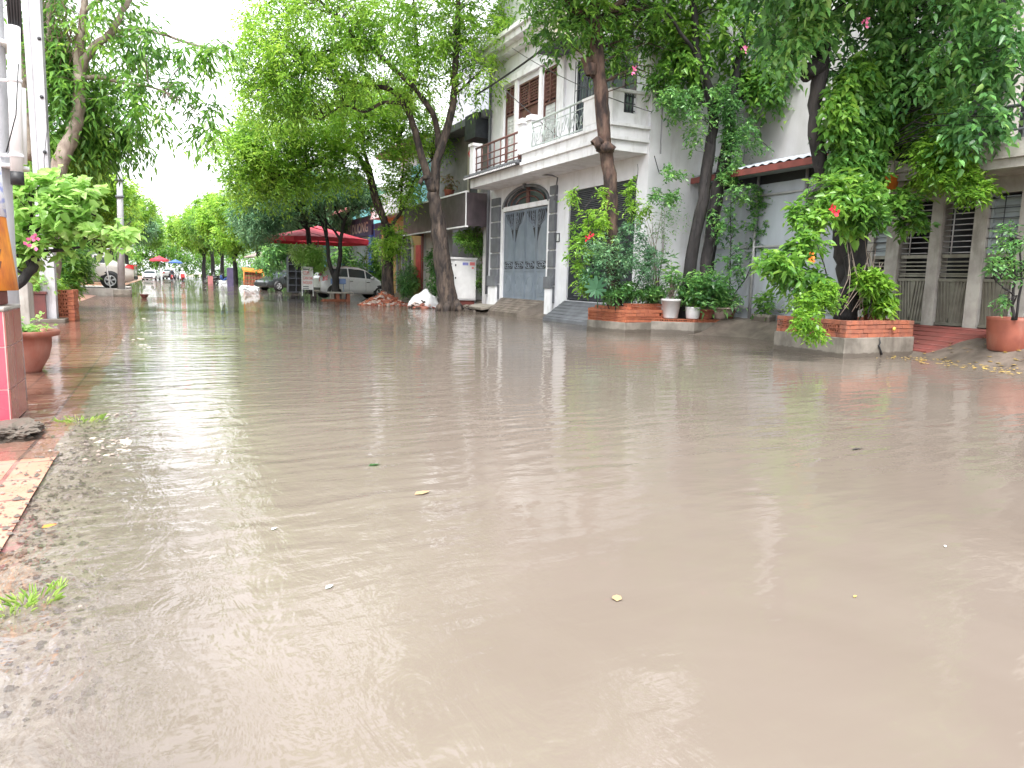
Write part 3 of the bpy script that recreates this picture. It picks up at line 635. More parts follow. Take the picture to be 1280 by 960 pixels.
# arched gate: frame, four leaves with scrollwork
fm = MB(); fm.box((FX-.03,19.42,.45),(FX+.1,19.56,3.5)); fm.box((FX-.03,22.74,.45),(FX+.1,22.88,3.5)); fm.box((FX-.035,19.42,3.4),(FX+.1,22.88,3.55))
go = fm.build('arched_gate', M['white_trim'], hs)
gy0, gy1 = 19.57, 22.73; lw = (gy1-gy0)/4
for k in range(4):
    a = gy0+lw*k+.012; b = gy0+lw*(k+1)-.012; c=(a+b)/2
    l = MB(); l.box((FX+.04,a,.5),(FX+.07,b,3.38)); l.box((FX+.02,a,.5),(FX+.04,a+.05,3.38)); l.box((FX+.02,b-.05,.5),(FX+.04,b,3.38))
    for z in (.5,1.42,1.75,3.33): l.box((FX+.022,a+.05,z),(FX+.042,b-.05,z+.05))
    l.box((FX+.028,a+.15,.65),(FX+.04,b-.15,1.32)); l.tube([(FX+.03,c+.22*math.cos(t*.52),1.0+.26*math.sin(t*.52)) for t in range(13)], .012, 5)
    lo = l.build('gate_leaf', M['gate_blue'], go)
    h = MB(); s = 1 if k%2==0 else -1; e = a+.06 if k%2 else b-.06     # dark cut-out scrollwork
    h.add([(FX+.036,e,3.3),(FX+.036,e-s*(lw-.16),3.3),(FX+.036,e-s*(lw-.2),3.22),(FX+.036,e-s*lw*.55,3.1),(FX+.036,e-s*.24,2.88),(FX+.036,e-s*.1,2.6),(FX+.036,e,2.35)],[(0,1,2,3,4,5,6)])
    h.build('opening', M['dark_void'], lo)
    sc = MB()
    for q in range(4):
        yy = e-s*(.07+.13*q); sc.tube([(FX+.02,yy,3.32),(FX+.02,yy-s*.05,3.18-.0*q),(FX+.02,yy+s*.02,3.05-.02*q),(FX+.02,e-s*.02,2.78)], .013, 5)
    for q in range(3): sc.tube([(FX+.02,e-s*.12+s*.07*math.cos(t*.7),3.15-.16*q+.06*math.sin(t*.7)) for t in range(9)], .012, 5)
    sc.build('scrollwork', M['gate_blue'], lo)
    ov = MB(); ov.box((FX+.03,a+.07,1.5),(FX+.0385,b-.07,1.72)); ov.build('band_opening', M['dark_void'], lo)
    sc = MB(); sc.tube([(FX+.022,c+(lw*.36)*math.cos(t*.4),1.61+.095*math.sin(t*.4)) for t in range(17)], .016, 5); sc.tube([(FX+.022,c+.1*math.cos(t*.4),1.61+.07*math.sin(t*.4)) for t in range(17)], .014, 5); sc.box((FX+.015,a+.06,1.6),(FX+.03,b-.06,1.625)); sc.build('ring_band', M['gate_blue'], lo)
tr = MB(); tr.box((FX+.12,19.6,3.55),(FX+.14,22.7,4.18)); tr.build('arched_pane', M['glass'], hs)
tr = MB(); tr.box((FX+.08,yc-.1,3.56),(FX+.12,yc+.1,4.1)); 
for q in range(3): tr.tube([(FX+.07,yc+(ra-.02-.4*q)*math.cos(math.pi*t/12),3.55+(rz-.02-.17*q)*math.sin(math.pi*t/12)) for t in range(13)], .02, 5)
tr.build('fanlight_frame', M['brown_rail'], hs)
tr = MB(); tr.tube([(FX-.01,yc+ra*math.cos(math.pi*t/20),zs+rz*math.sin(math.pi*t/20)) for t in range(21)], .05, 6); tr.box((FX-.08,yc-.07,4.02),(FX-.002,yc+.07,4.17)); tr.build('arch_trim', M['stone_grey'], hs)
# black folding grille gate
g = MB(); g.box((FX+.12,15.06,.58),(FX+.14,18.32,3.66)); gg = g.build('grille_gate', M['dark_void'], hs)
g = MB()
for k in range(60): c=15.08+3.22*k/59; g.box((FX+.05,c-.014,.6),(FX+.08,c+.014,3.64))
for z in (.62,1.0,1.35,2.1,2.7,3.3,3.6): g.box((FX+.035,15.08,z),(FX+.05,18.3,z+.035))
g.build('grille_bars', M['dark_metal'], gg)
g = MB()
for k in range(5): g.box((FX+.03,17.3,.72+.06*k),(FX+.034,17.95,.745+.06*k))
g.build('vent_slats', M['stone_grey'], gg); g = MB()
for k in range(18): 
    z = 2.72+.05*k; g.box((FX+.02,15.1,z),(FX+.034,18.28,z+.012))
g.build('grille_slats', M['stone_grey'], gg)
hn = MB(); c = at(698,297,x=FX); hn.box((FX-.02,c.y-.09,c.z-.13),(FX-.002,c.y+.09,c.z+.13)); hno = hn.build('number_plate', M['dark_metal'], hs)
hn = MB(); hn.box((FX-.026,c.y-.06,c.z-.1),(FX-.02,c.y+.06,c.z+.1)); hn.build('plate_face', M['pale_panel'], hno)
# ramps in front of the gates
def ramp(name, pts, z1, m, label, cat='ramp'):
    r = MB(); a,b,c,d = pts     # a,b at the house (high), c,d at the street (low)
    r.add([(a[0],a[1],z1),(b[0],b[1],z1),(c[0],c[1],c[2]),(d[0],d[1],d[2]),(a[0],a[1],-.4),(b[0],b[1],-.4),(c[0],c[1],-.4),(d[0],d[1],-.4)],[(0,1,2,3),(4,5,6,7),(0,1,5,4),(1,2,6,5),(2,3,7,6),(3,0,4,7)])
    for k in range(6):
        t=(k+.5)/6; p=Vector((a[0],a[1],z1)).lerp(Vector(d),t); q=Vector((b[0],b[1],z1)).lerp(Vector(c),t); r.tube([p+Vector((0,0,.003)),q+Vector((0,0,.003))], .012, 4)
    return tag(r.build(name, M[m]), label, cat)
ramp('gate_ramp', ((FX-.002,19.5),(FX-.002,22.8),(9.85,22.4,.1),(9.85,20.2,.1)), .52, 'mud', 'grey concrete ramp rising from the water to the arched grey gate')
ramp('gate_ramp', ((FX-.002,15.2),(FX-.002,18.4),(9.8,18.4,.08),(9.8,16.2,.08)), .57, 'stone_grey', 'dark slate ramp in front of the black grille gate')
sl = MB(); a=at(604,372,y=22.9); sl.box((9.75,22.75,.12),(10.35,24.3,.22), rot=Matrix.Rotation(R(-9),3,'Y')); tag(sl.build('stone_slab', M['concrete_wet'], bevel=.02), 'tilted grey slab lying between the white cabinet and the arched gate','slab')

# ---- house with the black awning and roller shutter
h1 = thing('shop_house', (FX, 28, .3), 'narrow house with black signboard awning and white roller shutter', 'house')
w = MB(); w.box((FX,24.15,-.3),(FX+.3,24.5,4.1)); w.box((FX+1.2,24.5,-.3),(FX+1.4,28.4,3.2)); w.box((FX,28.4,-.3),(FX+.3,28.9,4.1)); w.box((FX,31.2,-.3),(FX+.3,31.5,4.1)); w.box((FX,28.9,3.5),(FX+.3,31.2,4.1)); w.box((FX,24.5,3.1),(FX+.3,28.4,4.1))
w.build('ground_floor_wall', M['beige_wall'], h1)
for ya_,yb_ in ((28.42,28.88),(31.22,31.5)): w = MB(); w.box((FX-.04,ya_,.1),(FX-.002,yb_,3.6)); w.build('pilaster', M['rust_red'], h1)
sh = MB(); sh.box((FX+.1,28.9,0),(FX+.12,31.2,3.5))
for k in range(38): z=.1+k*.09; sh.box((FX+.085,28.92,z),(FX+.1,31.18,z+.06))
sh.build('roller_shutter', M['shutter_white'], h1)
w = MB(); w.box((FX+.4,24.15,4.1),(FX+.7,31.5,6.7)); w.box((FX-.2,24.15,4.1),(FX+.4,31.5,4.2)); w.build('upper_wall', M['grey_wall'], h1)
w = MB(); w.box((FX+.37,25.9,4.3),(FX+.4,26.8,6.2)); wo = w.build('window', M['black'], h1); w = MB(); w.box((FX+.33,25.75,4.25),(FX+.4,25.9,6.25)); w.box((FX+.33,26.8,4.25),(FX+.4,26.95,6.25)); w.build('frame', M['cream_wall'], wo)
w = MB(); w.box((FX-.3,23.9,6.7),(FX+3,31.6,6.95)); w.build('roof', M['stone_grey'], h1)
w = MB(); w.box((FX-.5,24.2,6.05),(FX+.3,25.2,6.9)); w.build('balcony_box', M['dark_metal'], h1)
w = MB(); w.box((12.4,24.3,-.3),(16,33,11.5)); w.build('rear_wall', M['lavender_wall'], h1)
aw = MB(); p = 9.62
aw.box((p,24.0,2.98),(p+.05,31.4,4.12)); aw.box((p+.05,24.0,2.98),(FX-.002,24.04,4.12)); aw.box((p+.05,24.04,3.9),(FX-.002,31.4,4.0)); aw.box((p+.05,31.36,2.98),(FX-.002,31.4,4.1))
awo = aw.build('signboard_awning', M['awning_black'], h1)
aw = MB()
for z in (2.93,4.12): aw.box((p-.03,23.95,z),(p+.06,31.42,z+.05))
aw.box((p-.03,23.95,2.98),(p-.002,24.01,4.12)); aw.build('awning_edge', M['white_trim'], awo)
ln = MB(); ln.lathe((FX-.15,25.2,5.65),[(.02,.2),(.16,.12),(.2,0),(.16,-.12),(.05,-.2),(.03,-.4),(0,-.42)],12); ln.tube([(FX-.15,25.2,5.85),(FX-.15,25.2,6.7)],.008,4); tag(ln.build('paper_lantern', M['red_paint']),'small red lantern hanging above the black signboard awning','lantern')
fp = MB(); fp.lathe((9.95,26.6,4.17),[(0,0),(.14,0),(.2,.28),(.22,.3),(.17,.31),(.16,.25),(0,.25)],16); t_ = thing('flower_pot',(9.95,26.6,4.2),'brown flower pot standing on top of the black signboard awning','pot'); fp.build('pot', M['terracotta'], t_)
C,O = clusters([(9.95,26.6,4.75,.3,.3,.3)],14); link('plant', sprays(C,O,.14,.4,.2,3,4,.2,name='plant'), M['leaf_rust'], t_)

# ---- orange house with an arch
h2 = thing('orange_house', (FX, 35, .3), 'orange plastered house front with arched doorway and white upper parapet', 'house')
w = MB(); y0,y1=31.55,38.2; yc2=34.6; r2=1.9; z2=2.55
w.box((FX,y0,-.3),(FX+.3,yc2-r2,4.1)); w.box((FX,yc2+r2,-.3),(FX+.3,y1,4.1))
for i in range(16):
    a0=math.pi*i/16;a1=math.pi*(i+1)/16
    A=(yc2+r2*math.cos(a0),z2+.8*math.sin(a0));B=(yc2+r2*math.cos(a1),z2+.8*math.sin(a1))
    w.add([(FX,A[0],A[1]),(FX,B[0],B[1]),(FX,B[0],4.1),(FX,A[0],4.1),(FX+.3,A[0],A[1]),(FX+.3,B[0],B[1])],[(0,1,2,3),(0,4,5,1)])
w.build('ground_floor_wall', M['orange_wall'], h2)
w = MB(); w.tube([(FX-.02,yc2+r2*math.cos(math.pi*i/16),z2+.8*math.sin(math.pi*i/16)) for i in range(17)],.07,6); w.tube([(FX-.02,yc2+r2,.1),(FX-.02,yc2+r2,z2)],.07,6); w.tube([(FX-.02,yc2-r2,.1),(FX-.02,yc2-r2,z2)],.07,6); w.build('arch_trim', M['cream_wall'], h2)
w = MB(); w.box((FX+.35,yc2-r2,-.3),(FX+.4,yc2+r2,3.5)); wo=w.build('glazed_door', M['glass'], h2)
w = MB(); 
for k in range(5): c=yc2-r2+2*r2*k/4; w.box((FX+.29,c-.04,0),(FX+.35,c+.04,3.4))
for z in (1.0,2.5): w.box((FX+.285,yc2-r2,z),(FX+.35,yc2+r2,z+.07))
w.build('door_frame', M['steel_pale'], wo)
w = MB(); w.box((FX-.6,y0,4.1),(FX+.3,y1,4.35)); w.box((FX-.6,y0,4.35),(FX-.45,y1,5.2)); w.box((FX+1,y0,4.35),(FX+1.2,y1,7.2)); w.build('balcony', M['white_trim'], h2)
w = MB(); w.box((FX+.9,33,4.4),(FX+.98,36,6.6)); w.build('balcony_door', M['teal'], h2)
w = MB(); w.box((FX-.3,y0-.1,7.2),(FX+4,y1,7.4)); w.build('roof', M['rust_red'], h2)
w = MB(); w.box((FX-.02,31.6,1.1),(FX-.002,32.3,2.6)); w.build('couplet_panel', M['red_paint'], h2)

# ---- blue shop with a pink canopy
h3 = thing('blue_shop', (FX, 43, .3), 'low blue shop with pink sloping canopy and lettered signboard', 'shop')
w = MB(); w.box((FX,38.3,-.3),(FX+.3,39.6,4.0)); w.box((FX,39.6,-.3),(FX+.3,40.4,4.0),1); w.box((FX,46.5,-.3),(FX+.3,47.5,4.0),1); w.box((FX,40.4,3.4),(FX+.3,46.5,4.0)); w.build('front_wall', [M['navy'],M['blue_paint']], h3)
w = MB(); w.box((FX+.1,40.4,0),(FX+.14,46.5,3.4)); 
for k in range(34): z=.05+k*.098; w.box((FX+.085,40.42,z),(FX+.1,46.48,z+.06))
w.build('roller_shutter', M['shutter_grey'], h3)
w = MB(); w.box((FX-.12,39.8,3.42),(FX-.002,47.3,4.5)); so=w.build('signboard', M['navy'], h3)
text_mesh('NAM DUONG', .8, 'pot_pink', 'lettering', so, (FX-.13,47.0,3.62), (0,-1,0), bold=.015, fit=6.4)
w = MB(); w.add([(8.9,37.6,4.75),(8.9,47.6,4.75),(11.5,47.6,5.5),(11.5,37.6,5.5),(8.9,37.6,4.6),(8.9,47.6,4.6),(11.5,47.6,5.35),(11.5,37.6,5.35)],[(0,1,2,3),(4,5,6,7),(0,1,5,4),(1,2,6,5),(2,3,7,6),(3,0,4,7)]); w.build('canopy', M['pink_roof'], h3)
w = MB(); w.box((FX-.15,39.75,.3),(FX-.002,40.35,3.4)); w.build('pilaster', M['blue_paint'], h3)

# ---- houses farther down, seen between the trees
def plain_house(y0,y1,h,m,label,zg=3.3, sh='shutter_grey'):
    t = thing('row_house',(FX,(y0+y1)/2,0),label,'house'); w = MB()
    w.box((FX,y0,-.3),(FX+.3,y0+.5,h)); w.box((FX,y1-.5,-.3),(FX+.3,y1,h)); w.box((FX,y0+.5,zg-.3),(FX+.3,y1-.5,zg+.9)); w.box((FX,y0+.5,h-1),(FX+.3,y1-.5,h)); ym=(y0+y1)/2; w.box((FX+.001,ym-.3,zg+.9),(FX+.3,ym+.3,h-1))
    w.box((FX+.3,y0,-.3),(FX+6,y0+.2,h)); w.build('wall', M[m], t)
    s = MB(); s.box((FX+.15,y0+.5,-.2),(FX+.18,y1-.5,zg-.3)); 
    for k in range(int((zg-.3)/.12)): s.box((FX+.13,y0+.5,.12*k),(FX+.15,y1-.5,.12*k+.08))
    s.build('roller_shutter', M[sh], t)
    for a,b in ((y0+.5,ym-.3),(ym+.3,y1-.5)): window(t, FX+.05, a,b,zg+.9,h-1,'pale_panel',nx=2,nz=2)
    s = MB(); s.box((FX-.8,y0-.1,h),(FX+6,y1,h+.2)); s.build('roof', M['concrete'], t); s = MB(); s.box((FX-.9,y0,zg+.25),(FX-.002,y1,zg+.4)); s.build('canopy', M['concrete'], t); return t
plain_house(48,54,6.8,'teal','teal-grey house beyond the blue shop, half hidden by trees')
plain_house(54.1,60,7.5,'beige_wall','beige house third beyond the orange one, behind bluish trees')
plain_house(60.2,67,6.4,'white_wall','white house behind the orange-roofed crate stall')
plain_house(67.2,75,7.2,'cream_wall','cream house glimpsed between far trunks on the right')
plain_house(75.2,84,6.2,'lavender_wall','pale lavender house far down the right side of the street')

# ---- right: tall blank wall, galvanised fence under a lean-to roof
XR = 12.4
hb = thing('blank_house', (15, 12, 0), 'tall pale house with a blank plastered side behind the lean-to roof', 'house')
w = MB(); w.box((13.4,10.0,-.3),(20,14.55,12)); w.build('wall', M['beige_wall'], hb)
w = MB(); w.box((13.34,10.0,7.1),(13.398,14.5,7.25)); w.build('string_course', M['white_trim'], hb); w = MB(); w.box((13.2,9.8,12),(20,14.58,12.2)); w.build('roof', M['white_trim'], hb)
sh = thing('lean_to_shed', (XR,12.3,0), 'grey galvanised sheet shed with corrugated roof and dark red edge', 'shed')
w = MB(); y=10.05; k=0
while y < 14.5:
    x = XR+.012*math.sin(y*9)+.02*math.sin(y*2.1); y2=min(y+.07,14.5); x2=XR+.012*math.sin(y2*9)+.02*math.sin(y2*2.1)
    w.quad((x,y,.35),(x2,y2,.35),(x2,y2,3.42),(x,y,3.42)); y=y2
w.build('sheet_wall', M['galv'], sh)
w = MB()
for c in (10.1,11.5,12.9,14.35): w.tube([(XR-.05,c,.1),(XR-.05,c,3.6)],.035,8)
for z in (.6,2.0,3.15): w.box((XR-.06,10.05,z),(XR-.02,14.4,z+.04))
w.build('frame', M['steel_pale'], sh)
w = MB(); w.box((XR-.08,10.02,-.3),(XR+.12,14.55,.36)); w.build('footing', M['concrete_wet'], sh)
w = MB(); w.box((XR+.05,10.0,3.4),(XR+.1,14.5,3.8)); w.build('roof_gap', M['dark_void'], sh)
w = MB(); n=90                                               # corrugated roof
for i in range(n):
    ya=9.9+4.65*i/n; yb=9.9+4.65*(i+1)/n; za=.02*math.sin(i*1.3); zb=.02*math.sin((i+1)*1.3)
    w.quad((11.75,ya,3.72+za),(11.75,yb,3.72+zb),(14.2,yb,4.35+zb),(14.2,ya,4.35+za))
w.build('roof', M['galv'], sh); w = MB(); w.box((11.73,9.9,3.56),(11.78,14.54,3.695)); w.build('roof_edge', M['rust_red'], sh)
w = MB(); w.box((11.78,9.92,3.6),(XR-.07,14.5,3.62)); w.build('soffit', M['shutter_grey'], sh)

# ---- gate house at the right edge
gh = thing('gate_house', (XR,7,0), 'grey concrete house front with louvred steel gates and flat eave', 'house')
def yy(px): return at(px, 330, x=XR).y
w = MB(); posts=[(1108,1124),(1161,1175),(1214,1231),(1270,1290)]
ZG0=at(1180,408,x=XR).z; ZM=1.42; ZT=2.72
for a,b in posts: w.box((XR-.06,yy(b),ZG0-.1),(XR+.2,yy(a),ZT+.1))
w.box((XR-.02,5.2,ZT),(XR+.2,10.0,ZT+.35)); w.box((XR-.03,5.2,ZG0-.5),(XR+.2,10.0,ZG0)); w.box((XR-.04,9.75,ZG0),(XR+.2,10.0,ZT)); w.build('front_wall', M['concrete'], gh)
e = MB(); e.box((11.55,4.6,2.98),(XR+1.5,10.1,3.12)); e.box((11.5,4.6,3.12),(XR+1.5,10.12,3.34)); e.box((11.8,4.6,3.34),(XR+1.5,10.1,3.45)); e.build('eave', M['concrete'], gh)
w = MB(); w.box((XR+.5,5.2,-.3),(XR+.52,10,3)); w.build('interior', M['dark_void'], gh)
def panel(px0,px1,top,dark):
    a,b=yy(px1)+.01,yy(px0)-.01
    g = MB(); g.box((XR+.02,a,ZG0+.02),(XR+.05,b,ZM-.1)); n=int((b-a)/.055)
    for i in range(n):                                       # chevron ribs
        c=a+(i+.5)*(b-a)/n; s=1 if i<n/2 else -1
        g.box((XR+.0,c-.011,ZG0+.06),(XR+.02,c+.011,ZM-.14), rot=Matrix.Rotation(R(5*s),3,'X'))
    for z in (ZG0+.02,ZM-.14): g.box((XR-.015,a,z),(XR+.018,b,z+.05))
    go_=g.build('gate_panel', M['steel'], gh)
    l = MB(); 
    for k in range(4): z=ZM-.02+.07*k; l.box((XR+.01,a,z),(XR+.03,b,z+.025))
    l.box((XR,a,ZM-.06),(XR+.035,b,ZM-.03)); l.box((XR,a,ZM+.27),(XR+.035,b,ZM+.33)); l.build('mid_rails', M['steel'], go_)
    s = MB(); z=ZM+.36
    if dark:
        while z < top: s.tube([(XR+.01,a,z),(XR+.01,b,z)],.011,5); z+=.095
        c=a+(b-a)*.68; s.tube([(XR-.01,c,ZM+.33),(XR-.01,c,top)],.013,5); s.build('bars', M['steel_pale'], go_)
    else:
        s.box((XR+.05,a,ZM+.36),(XR+.07,b,top)); 
        while z < top-.08: s.box((XR+.025,a+.03,z),(XR+.05,b-.03,z+.06), rot=Matrix.Rotation(R(20),3,'Y')); z+=.105
        s.box((XR,a,ZM+.33),(XR+.045,a+.04,top)); s.box((XR,b-.04,ZM+.33),(XR+.045,b,top)); s.box((XR,a,top-.04),(XR+.045,b,top)); s.box((XR-.01,a,ZM+.33),(XR+.045,b,ZM+.37)); s.build('louvre_window', M['shutter_grey'], go_)
        s = MB(); z=ZM+.42
        while z < top: s.tube([(XR-.04,a,z),(XR-.04,b,z)],.008,5); z+=.16
        s.tube([(XR-.045,(a+b)/2,ZM+.36),(XR-.045,(a+b)/2,top)],.008,5); s.build('bars', M['dark_metal'], go_)
panel(1060,1108,ZT-.1,False); panel(1124,1161,ZT,True); panel(1175,1214,ZT,True); panel(1231,1270,ZT-.05,False)
w = MB(); w.box((14.2,4,3.4),(14.4,10,10)); w.build('upper_wall', M['grey_wall'], gh)
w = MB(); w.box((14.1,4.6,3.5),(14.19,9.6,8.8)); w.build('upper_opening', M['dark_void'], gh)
w = MB()
for px in (1262,): 
    c=at(px,150,x=12.9); w.lathe((12.9,c.y,3.4),[(.2,0),(.2,.15),(.14,.25),(.13,4.5),(.2,4.7)],16); w.lathe((12.9,c.y-1.6,3.4),[(.2,0),(.2,.15),(.14,.25),(.13,4.5),(.2,4.7)],16)
w.build('column', M['concrete'], gh)
w = MB()
for z in (3.62,3.85,3.98): w.tube([(12.0,4.6,z),(12.0,10.0,z)],.03 if z>3.9 else .018,8)
for k in range(10): w.tube([(12.0,4.7+.58*k,3.45),(12.0,4.7+.58*k,3.98)],.016,6)
w.build('railing', M['stone_grey'], gh)
w = MB(); w.box((11.8,4,9.9),(20,10,10.15)); w.build('roof', M['grey_wall'], gh)
ramp('tiled_ramp', ((XR-.1,7.2),(XR-.1,8.9),(11.55,8.6,.1),(11.55,7.9,.1)), .5, 'red_ramp', 'dark red tiled ramp rising to the louvred steel gates')
w = MB(); w.box((XR-.28,5.0,-.3),(XR-.07,7.18,.42)); tag(w.build('door_step', M['red_ramp'], bevel=.01), 'dark red step under the louvred window at the right edge','step')
# ------------------------------------------------------------------ brick planters
def brick_run(mb, p0, p1, z0, courses, hole, skip=(), inset=0., thick=.11, lean=0., bh=.062, gap=.008):
    """stacked bricks from p0 to p1 (xy); hole(c)->True for header courses whose open ends face out"""
    p0=Vector(p0).to_3d(); p1=Vector(p1).to_3d(); d=(p1-p0); Ln=d.length; d.normalize(); nrm=Vector((d.y,-d.x,0)); ang=math.atan2(d.y,d.x)
    for c in range(courses):
        z=z0+c*(bh+gap); h=hole(c); bw=.105 if h else .22; u=(0 if c%2 else -bw*.5); k=0
        while u < Ln-.02:
            a=max(0,u)+.004; b=min(Ln,u+bw)-.004
            if b-a>.03 and random.random()>.012:
                jz=random.uniform(-.003,.003); jn=random.uniform(-.009,.006)-inset; cc=p0+d*((a+b)/2)+nrm*jn; w=(b-a); rz=Matrix.Rotation(ang+random.uniform(-.02,.02),3,'Z')
                def bx(lx0,lx1,ly0,ly1,lz0,lz1,m=0):
                    vs=[Vector((x,y,zz)) for zz in (lz0,lz1) for (x,y) in ((lx0,ly0),(lx1,ly0),(lx1,ly1),(lx0,ly1))]
                    vs=[cc+rz@Vector((v.x,v.y,0))+Vector((0,0,z+jz+v.z)) for v in vs]
                    mb.add(vs,[(0,3,2,1),(4,5,6,7),(0,1,5,4),(1,2,6,5),(2,3,7,6),(3,0,4,7)],m)
                if h and w>.08:
                    x0=-w/2; t=.013
                    for (q0,q1) in ((0,t),(bh-t,bh)): bx(x0,-x0,0,thick*1.9,q0,q1)
                    for q in range(3):
                        xx=x0+(w-t)*q/2; bx(xx,xx+t,0.0,thick*1.9,t,bh-t)
                    bx(x0+t,-x0-t,.13,thick*1.9,t,bh-t)
                else: bx(-w/2,w/2,0,thick,0,bh)
            u+=bw; k+=1
def planter(loc, poly, zc, label, runs, soilz, bm='brick', cm='concrete_wet'):
    """poly: footprint corners in order; concrete base to zc, brick courses above"""
    t = thing('brick_planter', (loc[0],loc[1],0), label, 'planter')
    w = MB(); w.prism(poly, -.45, zc); w.build('concrete_base', M[cm], t, bevel=.012)
    b = MB()
    for r in runs: brick_run(b, *r)
    b.build('brick_wall', M[bm], t)
    c = Vector((sum(p[0] for p in poly)/len(poly), sum(p[1] for p in poly)/len(poly)))
    ins=[tuple(c+(Vector(p)-c)*.86) for p in poly]
    s = MB(); s.prism(ins, zc+.001, soilz); s.build('soil', M['soil'], t)
    return t
hole_all=lambda c: c not in (2,4)
P1=[(8.93,14.55),(9.2,13.38),(10.36,13.46),(10.5,14.3),(10.3,15.0),(9.4,15.1)]
planter((9.7,14.2),P1,.245,'brick planter stacked from red perforated bricks around the tall single trunk',[
  ((8.95,14.55),(9.2,13.38),.247,4,lambda c: c<3), ((9.2,13.38),(10.36,13.46),.247,4,lambda c: c in (1,)), ((9.28,14.15),(9.36,13.5),.53,1,lambda c:True),((9.36,13.5),(10.34,13.58),.525,2,lambda c: True),((9.1,14.5),(9.3,13.48),.525,1,lambda c: False),
  ((10.36,13.46),(10.5,14.3),.247,4,lambda c:False),((9.4,15.1),(8.95,14.55),.247,4,lambda c:False)],.5)
P2=[(9.7,13.6),(10.75,12.9),(12.1,12.9),(12.2,14.0),(10.4,14.2)]
planter((11.3,13.4),P2,.27,'low concrete planter with a single course of bricks and potted plants on it',[
  ((9.9,13.5),(10.78,12.93),.272,1,lambda c:True),((10.78,12.93),(11.75,12.93),.272,1,lambda c:True)],.3)
P3=[(9.88,9.66),(9.72,8.02),(11.5,8.1),(11.62,9.3),(10.8,9.95)]
planter((10.6,8.9),P3,.33,'largest brick planter, holding the vine-covered trunk, with a cracked concrete base',[
  ((9.9,9.64),(9.74,8.04),.332,4,lambda c: c in (1,2)),((9.74,8.04),(11.48,8.12),.332,4,lambda c:False),((11.48,8.12),(11.6,9.3),.332,4,lambda c:False)],.55,'brick_dirty')
cr = MB(); c0=Vector((10.55,8.046,.33)); pts=[c0+Vector((0.0,-.003,0)),c0+Vector((.03,-.005,-.09)),c0+Vector((-.0,-.005,-.13)),c0+Vector((.05,-.006,-.2)),c0+Vector((.09,-.006,-.28))]
cr.tube(pts,[.006,.012,.016,.012,.02],4); o=cr.build('crack', M['dark_void'], bpy.data.objects['brick_planter.002'])
f = MB(); f.lathe((10.9,8.06,.47),[(0,-.02),(.03,-.02),(.035,0),(.02,.005)],8,ax='y'); f.build('yellow_plug', M['yellow_leaf'], bpy.data.objects['brick_planter.002'])

# ------------------------------------------------------------------ pots
def pot(loc, r, h, m, label, style='taper', plant=None, seed=0, rot=0):
    t = thing('flower_pot', loc, label, 'flower pot'); x,y,z=loc; b=MB()
    if style=='taper': pr=[(0,0),(r*.66,0),(r*.7,.02),(r*.93,h*.86),(r*1.04,h*.87),(r*1.06,h),(r*.95,h),(r*.92,h*.88),(0,h*.86)]
    elif style=='bowl': pr=[(0,0),(r*.5,0),(r*.52,h*.06),(r*.78,h*.35),(r*.88,h*.6),(r*.9,h*.84),(r*1.16,h*.88),(r*1.2,h*.97),(r*1.17,h),(r*.95,h*.98),(r*.86,h*.9),(0,h*.88)]
    elif style=='barrel': pr=[(0,0),(r*.8,0),(r*.86,.02),(r*.95,h*.5),(r*1.0,h*.9),(r*1.03,h),(r*.93,h),(r*.9,h*.9),(0,h*.9)]
    b.lathe(loc, pr, 30); b.build('pot', M[m], t)
    s=MB(); s.lathe((x,y,z+h*.9),[(0,.012),(r*.5,.014),(r*.87,.006)],20,jit=.02); s.build('soil', M['soil'], t)
    if plant:
        n,leafl,size,mtl,dz,rx,rz,kw=plant
        C,O=clusters([(x,y,z+h+dz,rx,rx,rz)],n,.1)
        st=MB()
        for c in C[:40]: st.tube([(x+random.uniform(-.3,.3)*r,y+random.uniform(-.3,.3)*r,z+h*.9),((x+c[0])/2,(y+c[1])/2,(z+h+c[2])/2),tuple(c)],[.008,.006,.003],4,0,0,False)
        st.build('stem', M['bark_grey'], t)
        link('foliage', sprays(C,O,leafl,kw.get('w',.5),size,kw.get('shoots',3),kw.get('per',4),kw.get('droop',.1),kw.get('kind','kite'),name='foliage'), M[mtl], t)
    return t
z2=.3
pot((10.42,13.35,.345),.23,.44,'pot_white','white round pot beside the perforated brick planter','taper',(26,.16,.25,'leaf_dark',.45,.33,.45,{'w':.3}))
pot((10.85,13.1,.345),.17,.27,'pot_white','small square-looking white pot with dark leaf pattern between two larger pots','barrel',(16,.12,.15,'leaf_mid',.12,.18,.14,{}))
pot((11.2,13.15,.345),.27,.22,'terracotta','wide terracotta pot holding the rounded dark green shrub','taper',(110,.13,.26,'leaf_dark',.46,.52,.42,{'w':.42,'per':5}))
pot((11.65,13.12,.345),.33,.27,'pot_pink','wide pale pink pot with flared rim on the low planter','bowl',(60,.11,.22,'leaf_dark',.28,.42,.22,{'w':.4}))
pot((11.95,13.15,.34),.16,.2,'terracotta','small red pot rightmost on the low concrete planter','taper',(14,.1,.2,'leaf_dark',.1,.16,.16,{}))
c=at(875,405,x=10.8)
pot((11.98,6.82,.2),.35,.53,'terracotta','large round terracotta pot standing on the mud at the right edge','barrel',None)
